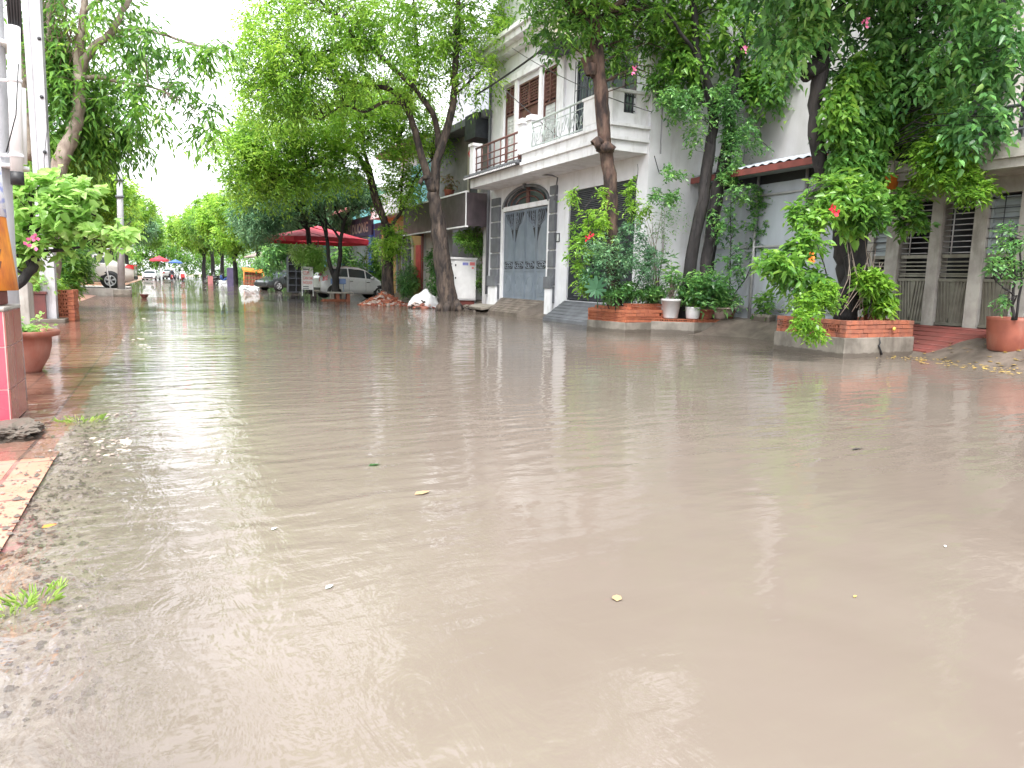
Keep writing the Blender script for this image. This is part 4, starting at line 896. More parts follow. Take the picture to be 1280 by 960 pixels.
for k,(px,py,l) in enumerate(((955,386,'small dark-leaved plant in a low trough by the galvanised wall'),(1000,383,'sparse pale plant in a low trough right of the galvanised wall'))):
    p=at(px,py,x=12.1); tr=thing('plant_trough',(p.x,p.y,.36),l,'trough'); b=MB(); b.box((p.x-.1,p.y-.28,.3),(p.x+.1,p.y+.28,.5)); b.build('trough',M['concrete_wet'],tr,bevel=.01)
    C,O=clusters([(p.x,p.y,.75,.12,.28,.2)],18 if k==0 else 10,.2); link('foliage', sprays(C,O,.13,.4,.18,3,4,.2,name='foliage'), M['leaf_mid' if k==0 else 'leaf_lime'], tr)
p=at(1083,385,y=8.6); pot((11.2,8.75,.55),.15,.3,'terracotta','red pot behind the vine-covered trunk on the brick planter','taper',(12,.14,.2,'leaf_mid',.15,.2,.2,{}))
p=at(1112,229,y=8.9); hp=thing('hanging_pot',(p.x,p.y,p.z),'red-orange pot hanging high in the vine-covered tree','pot'); b=MB(); b.lathe((p.x,p.y,p.z-.12),[(0,0),(.11,0),(.16,.22),(.18,.23),(.15,.24),(0,.2)],14)
b.build('pot',M['orange_sheet'],hp); b=MB()
for a in (0,2.1,4.2): b.tube([(p.x+.16*math.cos(a),p.y+.16*math.sin(a),p.z+.1),(p.x,p.y,p.z+.75)],.004,4)
b.build('hanger',M['black'],hp)
# left side pots
pot((-1.40,9.3,-.02),.29,.46,'terracotta','big terracotta pot with a flared rim beside the pink tiled pillar','bowl',(26,.075,.12,'leaf_lime',.06,.2,.07,{'w':.5}))
p=at(46,388,y=18); t=thing('plant_box',(p.x,p.y,0),'dark brown rectangular pot with yellow-green plants left of the white pole','plant box'); b=MB(); pz=.02
b.box((p.x-.2,p.y-.25,pz),(p.x+.2,p.y+.25,pz+.56)); b.box((p.x-.23,p.y-.28,pz+.56),(p.x+.23,p.y+.28,pz+.62)); b.build('box',M['pot_dark'],t,bevel=.01)
C,O=clusters([(p.x,p.y,.8,.25,.25,.2)],40,.2); link('foliage', sprays(C,O,.13,.35,.2,3,4,.1,name='foliage'), M['leaf_lime'], t)
p=at(82,388,y=18.5); t=thing('brick_planter',(p.x,p.y,0),'small planter of stacked hollow bricks behind the white concrete pole','planter'); b=MB()
x0,x1=at(64,388,y=18.3).x,at(93,388,y=18.3).x
brick_run(b,(x0,18.3),(x1,18.3),.0,8,lambda c:True,bh=.075); brick_run(b,(x1,18.3),(x1+.02,19.1),.0,8,lambda c:False,bh=.075); b.box((x0+.03,18.53,0),(x1-.13,19.0,.52)); b.build('brick_wall',M['brick'],t)
C,O=clusters([((x0+x1)/2-.15,18.6,.68,.25,.2,.12)],30,.2); link('foliage', sprays(C,O,.1,.45,.15,3,4,.1,name='foliage'), M['leaf_bright'], t)
p=at(180,362,y=34); pot((p.x,34,.0),.17,.16,'pot_dark','low pot on the kerb just right of the silver sedan','bowl',None)

# ------------------------------------------------------------------ left foreground: tiled pillar, poles
pl = thing('tiled_pillar',(-1.3,6.4,0),'pink and dark red tiled pillar base at the left edge','pillar')
X1,Y0p=-1.02,6.05; zt=.80
b=MB(); b.box((X1-.6,Y0p,-.1),(X1,Y0p+.62,zt)); b.build('core',M['grout'],pl)
b=MB(); 
for i in range(2):
    for k in range(3):
        z0=-.05+.3*k; 
        b.box((X1-.6+.3*i+.006,Y0p-.008,max(.0,z0)+.005),(X1-.6+.3*(i+1)-.006,Y0p,min(zt,z0+.3)-.003))
b.build('front_tiles',M['pink_tile'],pl)
b=MB()
for i in range(2):
    for k in range(3):
        z0=-.05+.3*k
        b.box((X1,Y0p+.31*i+.005,max(.0,z0)+.005),(X1+.008,Y0p+.31*(i+1)-.005,min(zt,z0+.3)-.003))
b.build('side_tiles',M['red_tile'],pl)
b=MB(); b.box((X1-.62,Y0p-.02,zt),(X1+.012,Y0p+.63,zt+.03)); b.build('mortar_cap',M['concrete'],pl,bevel=.01)
b=MB(); b.box((X1-.5,Y0p+.1,zt+.03),(X1-.045,Y0p+.5,zt+.14)); b.build('terracotta_block',M['rust_red'],pl,bevel=.012)
# painted post on the pillar
b=MB(); cy=Y0p+.3; cx=at(17,350,y=cy).x-.215; prof=[(.24,0),(.225,.18),(.2,.45),(.185,.68),(.175,.9)]
b.tube([(cx-.0*z,cy,zt+.14+z) for r,z in prof],[r for r,z in prof],4 if False else 14,0,0); pst=thing('painted_post',(cx,cy,zt+.14),'short orange and white painted post standing on the tiled pillar','post')
b.build('post_body',M['orange_paint'],pst)
b=MB(); b.tube([(cx,cy,zt+.14+.52+z) for z in (0,.2,.45)],[.2,.19,.185],14,0,0); b.build('poster',M['poster'],pst)
b=MB()
for k in range(4):                                            # raised tile chips up the post's edge
    z=zt+.3+.085*k; b.box((cx+.1,cy-.19,z),(cx+.17,cy-.12,z+.05), rot=Matrix.Rotation(R(8),3,'Y'))
b.build('tile_chips',M['rust_red'],pst)
rock('concrete_lump',(-1.0,5.72,.0),(.2,.2,.06),'concrete_wet','broken slab of wet concrete at the foot of the tiled pillar','rubble',3)
# grey utility pole with PVC conduit
up=thing('utility_pole',(-1.36,7.3,0),'grey round concrete utility pole at the far left edge','pole')
q0=at(3,0,y=7.3); q1=at(10,330,y=7.3); pw=.14
b=MB(); b.tube([(q1.x-.1,7.3,-.2),(q1.x-.1,7.3,1.2),(q0.x-.08,7.3,6.5)],[.17,.16,.14],18); b.build('pole',M['pole_concrete'],up)
b=MB()
for k in range(3): z=1.9+.95*k; b=MB(); b.tube([(q0.x-.06,7.3,z),(q0.x-.06,7.3,z+.03)],.165,18); b.build('strap',M['white_paint'],up)
a0=at(17,33,y=7.1); a1=at(21,215,y=7.1); pc=thing('conduit_pipe',(a1.x,7.1,a1.z),'white plastic conduit pipe strapped beside the grey utility pole','pipe')
b=MB(); b.tube([a1,a0],.045,14); b.build('pipe',M['pvc'],pc)
b=MB(); b.tube([a1+Vector((0,0,-.1)),a1],.048,14); b.build('end_cap',M['black'],pc)
b=MB()
for f_ in (.1,.62): 
    c=a1.lerp(a0,f_); b.tube([c,c+Vector((0,0,.025))],.052,14); b.tube([c+Vector((0,0,.012)),c+Vector((-.22,.15,.03))],.012,6)
b.build('bracket',M['white_trim'],pc)
a2=at(27,110,y=7.2); a3=at(29,205,y=7.2); b=MB(); b.tube([a3,a2],.03,10); tag(b.build('thin_pipe',M['pvc']),'shorter thin white pipe behind the conduit','pipe')
b=MB()
for k in range(5): b.tube([a0+Vector((-.03+.018*k,.02,-.1)),a0+Vector((-.035+.022*k,.04,.6)),a0+Vector((-.04+.03*k,.03,2.5))],.011,6)
tag(b.build('cable_bundle',M['black']),'black cables coming down into the white conduit pipe','cables')
b=MB(); s0=at(23,80,y=7.0); s1=at(8,190,y=7.0); b.tube([s0,s0.lerp(s1,.5)+Vector((.02,0,-.05)),s1],.005,5); tag(b.build('loose_wire',M['black']),'thin loose black wire slanting across the white conduit','wire')
# white H-section pole
yp=18.; A=at(63,393,y=yp); B=at(40,0,y=yp); wp=thing('concrete_pole',(A.x,yp,0),'pale square concrete pole with three small bolt holes beside the bright bush','pole')
b=MB(); d=(B-A)/(B.z-A.z); r=.13
def hring(z): c=A+d*(z-A.z); rr=r*(1+.03*z); return [(c.x+x*rr,c.y+y*rr*1.2,z) for x,y in ((-1,-1),(-.3,-1),(-.25,-.93),(.37,-.93),(.42,-1),(1,-1),(1,1),(-1,1))]
rs=[hring(z) for z in (-.2,2,4,6,8,9.5)]; n=8
b.add([p for r_ in rs for p in r_],[(i*n+k,i*n+(k+1)%n,(i+1)*n+(k+1)%n,(i+1)*n+k) for i in range(5) for k in range(n)]+[tuple(40+k for k in range(8))]); b.build('pole',M['pole_concrete'],wp,bevel=.008)
b=MB()
for px,py in ((49,48),(52,121),(56,190)):
    c=at(px,py,y=yp-.19); b=MB(); b.lathe((c.x,c.y,c.z),[(0,-.005),(.035,-.005),(.035,.02)],8,ax='y'); b.build('bolt_hole',M['dark_void'],wp)
b=MB(); b.box((A.x-.27,yp-.3,-.1),(A.x+.3,yp+.28,.07)); b.build('footing',M['concrete_wet'],wp,bevel=.02)
b=MB(); b.tube([at(56,110,y=yp-.25),at(60,150,y=yp-.25),at(55,200,y=yp-.25),at(57,240,y=yp-.25)],.006,4); tag(b.build('loose_wire',M['black']),'thin wire running down the pale square pole','wire')
# round lamp post farther off
yl=36.; A=at(152,368,y=yl); B=at(148,165,y=yl); t=thing('lamp_post',(A.x,yl,0),'slim grey round post on a square concrete block in front of the sedan','post')
b=MB(); b.tube([(A.x,yl,.2),(B.x*.5+A.x*.5,yl,3),(B.x,yl,B.z)],[.15,.13,.1],14); b.build('post',M['pole_concrete'],t)
b=MB(); 
for z in (2.4,4.2,4.9): b.tube([(A.x+(B.x-A.x)*z/B.z,yl,z),(A.x+(B.x-A.x)*z/B.z,yl,z+.1)],.165,14)
b.build('collar',M['stone_grey'],t)
b=MB(); b.box((A.x-.3,yl-.35,-.1),(A.x+.38,yl+.35,.3)); b.build('base_block',M['concrete_wet'],t,bevel=.02)
b=MB(); b.box((-7,36.8,-.1),(-1.6,44,.3)); b.box((-7,36.6,-.1),(-1.55,36.8,.315)); tag(b.build('kerb_ledge',M['concrete']),kind='structure')
# white prop by the sedan
b=MB(); b.tube([at(129,312,y=37),at(138,360,y=37)],.03,6); b.tube([at(129,312,y=37),at(137,311,y=37)],.025,6); tag(b.build('prop_stick',M['white_paint']),'thin white stick leaning by the silver sedan','stick')
# grey gate pillar and wall behind the branch
p=at(28,395,y=12.5); gp=thing('gate_pillar',(p.x,12.5,0),'plain grey plastered gate pillar behind the curved branch','pillar'); b=MB()
b.box((p.x-.9,12.3,-.1),(p.x+.12,12.75,1.55)); b.build('pillar',M['concrete'],gp,bevel=.015); b=MB(); b.box((p.x-.95,12.25,1.55),(p.x+.17,12.8,1.66)); b.build('cap',M['concrete'],gp,bevel=.01)

# ------------------------------------------------------------------ electric cabinet, topiary, board
p0=at(561,372,y=25); t=thing('electric_cabinet',(10.0,25,.3),'white metal utility cabinet with hinges and small stickers by the forked tree','cabinet')
ang=Matrix.Rotation(R(8),3,'Z'); b=MB(); x0,x1=p0.x,at(594,374,y=25).x; zb=.34; b.box((x0,24.95,zb),(x1,25.5,zb+1.48)); cb=b.build('cabinet_body',M['white_paint'],t,bevel=.015)
b=MB(); b.box((x0-.03,24.9,zb+1.48),(x1+.03,25.55,zb+1.56)); b.build('lid',M['white_paint'],t,bevel=.01)
b=MB(); b.box((x0+.03,25.0,-.1),(x1-.03,25.45,zb)); b.build('plinth',M['rust_red'],t)
b=MB(); b.box((x0+.2,24.93,zb+.06),(x1-.04,24.948,zb+1.44)); dr=b.build('door',M['white_paint'],t,bevel=.004)
b=MB()
for z in (.28,.78,1.24): b.box((x0+.2,24.9,zb+z),(x0+.24,24.93,zb+z+.07))
b.build('hinge',M['black'],dr)
b=MB(); b.box((x0+.5,24.926,zb+1.28),(x0+.72,24.93,zb+1.38)); b.build('sticker',M['sticker_blue'],dr)
b=MB(); b.box((x0+.78,24.926,zb+1.28),(x0+.98,24.93,zb+1.4)); b.box((x0+.86,24.926,zb+1.16),(x0+.94,24.93,zb+1.23)); b.build('sticker',M['pink_text'],dr)
b=MB()
for k in range(4): b.box((x0+.06,24.944,zb+.9+.13*k),(x0+.1,24.95,zb+.96+.13*k))
b.build('vent',M['steel_pale'],t)
b=MB(); q=at(603,350,y=25.4); b.box((q.x-.25,25.6,.35),(q.x+.25,25.65,1.1)); so=b.build('notice_board',M['white_paint']); tag(so,'small white notice board with green scribble behind the topiary','notice board')
b=MB()
for k in range(4): b.tube([(q.x-.2+.03*i,25.59,.85+.12*(k%2)+.05*math.sin(i*1.3+k)) for i in range(13)],.012,4)
b.build('scribble',M['leaf_mid'],so)

# ------------------------------------------------------------------ heaps
def heap(name,label,cat,c,r,n,m,size,seed):
    random.seed(seed); b=MB()
    for i in range(n):
        a=random.uniform(0,6.28); q=random.random()**.6; x=c[0]+r[0]*q*math.cos(a); y=c[1]+r[1]*q*math.sin(a); z=c[2]+r[2]*(1-q)*random.uniform(.55,1)
        s=size*random.uniform(.5,1.3); b.box((x-s,y-s*.5,z-s*.35),(x+s,y+s*.5,z+s*.35),random.choice(range(len(m))),rot=Matrix.Rotation(random.uniform(0,3),3,'Z')@Matrix.Rotation(random.uniform(-.7,.7),3,'X'))
    b.lathe((c[0],c[1],c[2]-.1),[(1.0*max(r[0],r[1])*.9,0),(max(r[0],r[1])*.5,r[2]*.5),(0,r[2]*.8)],12)
    return tag(b.build(name,[M[k] for k in m]),label,cat,kind='stuff')
heap('brick_rubble','heap of broken red bricks and rubble at the foot of the slanting tree','rubble',(7.95,28.6,-.02),(1.0,.8,.6),420,['brick','terracotta','pot_pink'],.09,3)
heap('earth_mound','low muddy mound of debris around the forked tree base','debris',(9.75,24.1,.0),(.9,.8,.22),140,['soil','mud','bark'],.07,5)
# white sack
c=at(530,376,y=26.2); import bmesh
bm=bmesh.new(); bmesh.ops.create_icosphere(bm,subdivisions=4,radius=1)
for v in bm.verts:
    d=v.co.normalized(); k=1+.16*mn.noise(d*2.2)+.06*mn.noise(d*7); 
    v.co=Vector((d.x*.62*k*(1.1-.5*max(0,d.z)),d.y*.5*k,max(-.3,d.z)*.52*k))
    v.co.z-=.25*max(0,d.x)
me_=bpy.data.meshes.new('sack'); bm.to_mesh(me_); bm.free(); me_.transform(Matrix.Translation((c.x+.1,26.2,.16)))
for p_ in me_.polygons: p_.use_smooth=True
tag(link('rubble_sack',me_,M['tarp']),'crumpled white sheet draped over a rubble pile between the two trunks','sheet')
heap('sack_rubble','brown rubble under the crumpled white sheet','rubble',(c.x-.2,25.9,.0),(.55,.4,.35),60,['terracotta','soil','pot_pink'],.08,6)

# ------------------------------------------------------------------ cars
def interp(keys,x):
    for i in range(len(keys)-1):
        a,b=keys[i],keys[i+1]
        if a[0]<=x<=b[0]:
            t=(x-a[0])/(b[0]-a[0]); t=t*t*(3-2*t) if len(a)>2 and a[2] else t
            return a[1]*(1-t)+b[1]*t
    return keys[-1][1] if x>keys[-1][0] else keys[0][1]
def car(name,label,group,paint,L,W,H,belt,roof,zb,wx,wr,win,cat='car',hatch=True,tail='tail_red'):
    """car along +x (nose +x), origin on the ground under its centre; belt/roof = (x, z) keys"""
    t=thing(name,(0,0,0),label,cat,group)
    xs=sorted(set([round(-L/2+L*i/56,4) for i in range(57)])); prof=[]
    def half(x):
        u=abs(x)/(L/2); return W/2*(1-.16*u**5-.02*u)
    rows=[]
    for x in xs:
        hb=interp(belt,x); hr=max(interp(roof,x),hb+.002); w=half(x); lo=interp(zb,x)
        inn=min(1,(hr-hb)/.45)
        ring=[(0,lo),(w*.8,lo),(w*.97,lo+.06),(w,lo+(hb-lo)*.45),(w*.985,lo+(hb-lo)*.8),(w*.95,hb),(w*.95-.04*inn,hb+(hr-hb)*.12),(w*.95-.17*inn,hb+(hr-hb)*.82),(w*.95-.27*inn-.02,hb+(hr-hb)*.97),(w*.35,hr+.008),(0,hr+.012)]
        rows.append(ring)
    n=len(rows[0]); V=[];F=[];G=[]
    for i,rw in enumerate(rows):
        for s in (1,-1):
            for (yv,zv) in rw: V.append((xs[i],s*yv,zv))
    def idx(i,s,k): return i*2*n+(0 if s>0 else n)+k
    glass=[]
    for i in range(len(rows)-1):
        xm=(xs[i]+xs[i+1])/2
        for s in (1,-1):
            for k in range(n-1):
                f=(idx(i,s,k),idx(i+1,s,k),idx(i+1,s,k+1),idx(i,s,k+1)); 
                hr=interp(roof,xm)-interp(belt,xm)
                g=(k==6 and any(a<xm<b_ for a,b_ in win)) 
                if not g and k in (8,9) and hr>.08 and any(a<xm<b_ for a,b_ in WS): g=True
                (glass if g else F).append(f if s>0 else f[::-1])
    body=MB(); body.add(V,F,0,True)
    for i in (0,len(rows)-1):
        ring=[rows[i][k] for k in range(n)]; pts=[(xs[i],y,z) for y,z in ring]+[(xs[i],-y,z) for y,z in ring[::-1]]; body.poly(pts)
    bo=body.build('body',M[paint],t)
    gl=MB(); gl.add(V,glass,0,True); go=gl.build('window',M['glass'],t); 
    # trim: arches, wheels, lamps, doors
    for sx in wx:
        for s in (1,-1):
            a=MB(); y=s*(half(sx)*1.0-.01); a.lathe((sx,y-s*.12,wr+.02),[(wr*1.2,0),(wr*1.2,s*.135),(0,s*.135)],24,ax='y'); a.build('wheel_arch',M['black'],bo)
            wh=MB(); wh.lathe((sx,y-s*.1,wr),[(0,0),(wr*.9,0),(wr,s*.03),(wr,s*.13),(wr*.9,s*.155),(wr*.68,s*.15)],24,ax='y'); wo=wh.build('wheel',M['rubber'],t)
            rm=MB(); rm.lathe((sx,y-s*.1,wr),[(wr*.7,s*.151),(wr*.62,s*.16),(wr*.58,s*.12)],24,ax='y'); rm.lathe((sx,y-s*.1,wr),[(wr*.16,s*.15),(wr*.14,s*.162),(0,s*.164)],12,ax='y')
            for k in range(5):
                an=k*6.283/5+.3; dx,dz=math.cos(an),math.sin(an)
                for e in (-.13,.13): 
                    d2=(math.cos(an+e),math.sin(an+e)); rm.tube([(sx+dx*wr*.1,y-s*.1+s*.15,wr+dz*wr*.1),(sx+d2[0]*wr*.62,y-s*.1+s*.148,wr+d2[1]*wr*.62)],.02,5)
            rm.build('rim',M['alloy'],wo)
    for s in (1,-1):
        d=MB()
        for dx in DOORS: d.box((dx-.004,s*(half(dx)*.999)-.004,interp(zb,dx)+.12),(dx+.004,s*(half(dx)*1.003)+.004,interp(belt,dx)-.02))
        d.build('door_gap',M['black'],bo)
        d=MB()
        for dx in DOORS: d.box((dx+.04,s*(half(dx)*.985)-.015,interp(belt,dx)-.14),(dx+.2,s*(half(dx)*1.0)+.02,interp(belt,dx)-.105))
        d.build('door_handle',M['chrome'],bo)
        x=WSB; m_=MB(); yv=s*(half(x)+.03); m_.lathe((x,yv,interp(belt,x)+.09),[(0,-.09),(.06,-.08),(.075,0),(.06,.09),(0,.1)],12,ax='x'); m_.build('mirror',M[paint],t)
        xr=-L/2; q=MB()
        if hatch: q.add([(xr+.02,s*(half(xr)*.98+.012),.78),(xr+.30,s*(half(xr+.3)+.005),.86),(xr+.34,s*(half(xr+.34)*.97+.005),1.12),(xr+.16,s*(half(xr+.1)*.95+.015),1.02),(xr-.012,s*half(xr)*.72,.80),(xr-.01,s*half(xr)*.74,1.0)],[(0,1,2,3),(0,3,5,4)])
        else: q.add([(xr+.0,s*(half(xr)*1.0+.015),.78),(xr+.34,s*(half(xr+.34)+.004),.86),(xr+.2,s*(half(xr+.2)*.98+.008),.98),(xr-.0,s*(half(xr)*.97+.01),.97),(xr-.015,s*half(xr)*.6,.80),(xr-.015,s*half(xr)*.6,.95)],[(0,1,2,3),(0,3,5,4)])
        q.build('tail_light',M[tail],t)
        xf=L/2; q=MB(); q.add([(xf-.02,s*half(xf)*.95,.55),(xf-.38,s*(half(xf-.38)+.006),.66),(xf-.42,s*(half(xf-.42)*.985+.006),.76),(xf-.06,s*(half(xf)*.9),.70),(xf+.012,s*half(xf)*.5,.56),(xf+.01,s*half(xf)*.5,.66)],[(0,1,2,3),(0,3,5,4)]); q.build('headlight',M['glass'],t)
    q=MB(); q.box((-L/2-.02,-.26,.45 if hatch else .62),(-L/2-.003,.26,.6 if hatch else .74)); q.build('licence_plate',M['white_paint'],t)
    q=MB(); q.box((-L/2-.03,-W*.36,interp(zb,-L/2)+.03),(-L/2-.004,W*.36,interp(zb,-L/2)+.16)); q.box((L/2+.002,-W*.34,.32),(L/2+.02,W*.34,.5)); q.build('bumper_grille',M['black'],t)
    return t
WS=[(.62,1.12),(-1.7,-1.38)]; DOORS=[-.42,.45]; WSB=.78
belt=[(-1.78,.92),(-1.5,.99),(-.5,.96),(.9,.9),(1.25,.84),(1.6,.72),(1.78,.56)]
roof=[(-1.78,.93),(-1.72,1.05),(-1.42,1.42),(-1.1,1.5),(-.4,1.54),(.2,1.5),(.55,1.4),(1.2,.9),(1.78,.57)]
hc=car('hatchback_car','silver hatchback parked nose-in beside the red umbrella',None,'silver_paint',3.56,1.6,1.54,belt,roof,[(-1.78,.34),(-1.5,.22),(1.5,.2),(1.78,.28)],(-1.15,1.2),.29,[(-1.12,-.46),(-.36,.42),(.48,.88)])
hc.location=(8.35,36.0,.05); hc.rotation_euler=(0,0,R(9))
WS=[(.75,1.35),(-1.75,-1.1)]; DOORS=[-.75,.4]; WSB=.8
belt=[(-2.2,.92),(-1.6,.98),(-.5,.96),(.9,.9),(1.5,.84),(2.0,.7),(2.2,.55)]
roof=[(-2.2,.93),(-1.7,1.02),(-1.1,1.32),(-.6,1.46),(0,1.47),(.5,1.42),(1.35,.93),(2.2,.56)]
sc_=car('sedan_car','silver-bronze sedan on the raised kerb at left, only its rear showing',None,'bronze_paint',4.4,1.7,1.47,belt,roof,[(-2.2,.34),(-1.9,.24),(1.9,.2),(2.2,.28)],(-1.35,1.32),.31,[(-1.15,-.8),(-.7,.36),(.44,.95)],hatch=False)
sc_.location=(at(171,350,y=39).x-2.5,39.2,.3); sc_.rotation_euler=(0,0,R(176)); sc_.scale=(1.12,1.12,1.12)
c2=car('parked_car','dark sedan parked beneath the trees left of the crate shelves',None,'dark_paint',4.4,1.7,1.47,belt,roof,[(-2.2,.34),(-1.9,.24),(1.9,.2),(2.2,.28)],(-1.35,1.32),.31,[(-1.15,-.8),(-.7,.36),(.44,.95)],hatch=False)
c2.location=(7.9,54,.0); c2.rotation_euler=(0,0,R(-150))
c3=car('parked_car','white car far off at the left side of the flooded street',None,'white_car',4.4,1.75,1.47,belt,roof,[(-2.2,.34),(-1.9,.24),(1.9,.2),(2.2,.28)],(-1.35,1.32),.31,[(-1.15,-.8),(-.7,.36),(.44,.95)],hatch=False)
c3.location=(-1.6,112,-.1); c3.rotation_euler=(0,0,R(-100)); index_kids()
c4=copy_tree(c3); c4['label']='second white car behind the other one at the far end of the street'; c4.location=(1.0,132,-.1); c4.rotation_euler=(0,0,R(80)); c4.scale=(1.1,1.1,1.25)

# ------------------------------------------------------------------ umbrella
def umbrella(name,label,c,r,ztop,zrim,m,n=8,val=.35,rot=0,pole='steel_pale',peak=.0):
    t=thing(name,(c[0],c[1],0),label,'umbrella'); b=MB(); P=[]; K=5
    for i in range(n*K):
        a=2*math.pi*i/(n*K)+rot; u=(i%K)/K; sag=.10*math.sin(math.pi*u)*r*.3; k=math.cos(math.pi/n)/math.cos((u-.5)*2*math.pi/n); P.append((math.cos(a)*k,math.sin(a)*k,sag))
    rings=[0.02,.3,.6,.85,1.0]; V=[];N=n*K
    for q in rings:
        for (x,y,s) in P: V.append((c[0]+x*r*q/math.cos(math.pi/n)*.97,c[1]+y*r*q/math.cos(math.pi/n)*.97,ztop-(ztop-zrim)*(q**.92)-s*q*.35*0+s*.25*q))
    F=[(i*N+k,i*N+(k+1)%N,(i+1)*N+(k+1)%N,(i+1)*N+k) for i in range(4) for k in range(N)]
    b.add(V,F,0,False); b.build('canopy',M[m],t)
    b=MB(); V=[]
    for z in (0,1):
        for i,(x,y,s) in enumerate(P): V.append((c[0]+x*r/math.cos(math.pi/n)*.975,c[1]+y*r/math.cos(math.pi/n)*.975,zrim+s*.25-z*val*(.75+.25*abs(math.sin(i*math.pi/K*.5+.3)))))
    b.add(V,[(k,(k+1)%N,N+(k+1)%N,N+k) for k in range(N)]); b.build('valance',M[m],t)
    b=MB(); b.tube([(c[0],c[1],-.1),(c[0],c[1],ztop+.08)],.03,8); b.build('pole',M[pole],t)
    b=MB()
    for k in range(n):
        a=2*math.pi*k/n+rot; b.tube([(c[0],c[1],ztop-.05),(c[0]+math.cos(a)*r*.97,c[1]+math.sin(a)*r*.97,zrim-.02)],.012,4)
    b.build('ribs',M[pole],t); return t
umbrella('market_umbrella','large red parasol with scalloped valance over the hatchback',(7.15,38.0),2.55,3.62,2.95,'red_fabric',8,.24,R(10))
umbrella('market_umbrella','small pale parasol far right under the dark trees',(8.1,72),1.3,3.2,2.7,'pot_pink',8,.1)
umbrella('market_umbrella','tiny red parasol among the far street stalls',(-.6,128),1.3,3.6,3.0,'red_fabric',8,.3)
umbrella('market_umbrella','tiny blue parasol among the far street stalls',(1.6,120),.9,3.0,2.6,'blue_paint',8,.2)
# sign
q=at(383,367,y=34.5); t=thing('standing_sign',(q.x,34.5,0),'white standing signboard with red lettering left of the hatchback','sign')
sx0,sx1=at(377,350,y=34.5).x,at(391.5,350,y=34.5).x; z0=at(383,362,y=34.5).z; z1=at(383,334,y=34.5).z
b=MB(); b.box((sx0,34.5,z0),(sx1,34.53,z1)); sb=b.build('board',M['white_paint'],t)
b=MB(); b.box((sx0,34.47,z0-.3),(sx0+.03,34.5,z1+.03)); b.box((sx1-.03,34.47,z0-.3),(sx1,34.5,z1+.03)); b.box((sx0+.03,34.47,z1),(sx1-.03,34.5,z1+.03)); b.build('frame',M['white_trim'],t)
wd=sx1-sx0; hh=(z1-z0)
text_mesh('COM','1' and .26,'pink_text','lettering',sb,(sx0+.07,34.49,z0+hh*.66),(1,0,0),fit=wd*.5)
text_mesh('CAN DAI',.2,'pink_text','lettering',sb,(sx0+.06,34.49,z0+hh*.45),(1,0,0),fit=wd*.8)
text_mesh('NGUOI',.2,'pink_text','lettering',sb,(sx0+.06,34.49,z0+hh*.25),(1,0,0),fit=wd*.75)
b=MB(); b.box((sx0+.06,34.49,z0+hh*.88),(sx0+wd*.7,34.499,z0+hh*.93)); b.box((sx0+.06,34.49,z0+hh*.12),(sx0+wd*.6,34.499,z0+hh*.16)); b.box((sx0+.06,34.49,z0+hh*.04),(sx0+wd*.6,34.499,z0+hh*.08)); b.build('small_print',M['stone_grey'],sb)
# bench with board in front of the car
y=33.2; a=at(407,363,y=y); c_=at(441,366,y=y); t=thing('stone_bench',((a.x+c_.x)/2,y,0),'low concrete bench on brick stubs in front of the hatchback','bench')
b=MB(); b.box((a.x+.1,y-.2,.33),(c_.x,y+.2,.4)); b.build('seat',M['concrete'],t,bevel=.01); 
for k in range(4): 
    b=MB(); xx=a.x+.2+(c_.x-a.x-.5)*k/3; b.box((xx,y-.15,-.3),(xx+.14,y+.15,.33)); b.build('leg',M['brick_dirty' if k%2 else 'concrete_wet'],t)
b=MB(); b.box((a.x+.35,y+.6,.75),(a.x+1.05,y+.62,1.0)); b.tube([(a.x+.45,y+.63,-.2),(a.x+.45,y+.63,.8)],.015,5); b.tube([(a.x+.95,y+.63,-.2),(a.x+.95,y+.63,.8)],.015,5); tag(b.build('blue_board',M['blue_sign']),'small faded blue board standing between the umbrella-tree trunk and car','board')
b=MB(); brick_run(b,(a.x-.3,y-.5),(a.x+.9,y-.45),-.05,2,lambda c:True); tag(b.build('brick_row',M['brick']),'short row of bricks in the water beside the stone bench','bricks')
# shelves of crates behind the sign, crate stall with orange top
def shelf(label,x0,x1,y,z0,z1,nx,nz_,m):
    t=thing('storage_shelf',((x0+x1)/2,y,0),label,'shelf'); b=MB()
    for k in range(nz_+1): z=z0+(z1-z0)*k/nz_; b.box((x0,y,z),(x1,y+.6,z+.04))
    for k in range(nx+1): x=x0+(x1-x0)*k/nx; b.box((x-.02,y-.01,z0),(x+.02,y+.61,z1+.06))
    b.build('frame',M['dark_metal'],t); b=MB(); b.box((x0+.02,y+.3,z0+.05),(x1-.02,y+.58,z1)); b.build('contents',M[m],t); return t
q0,q1=at(361,365,y=44).x,at(380,365,y=44).x; shelf('grey rack of stacked goods under the trees behind the lettered sign',q0,q1,44,.1,2.1,2,5,'dark_paint')
y=62; q0,q1=at(306,358,y=y).x,at(329,358,y=y).x; t=thing('crate_stall',((q0+q1)/2,y,0),'low stall of crates covered by a bright orange sheet','stall')
zz=at(318,340,y=y).z; b=MB()
for k in range(6):
    for j in range(4): xx=q0+(q1-q0)*k/6; z=.1+(zz-.1)*j/4; b.box((xx+.02,y,z),(xx+(q1-q0)/6-.02,y+.8,z+(zz-.1)/4-.04))
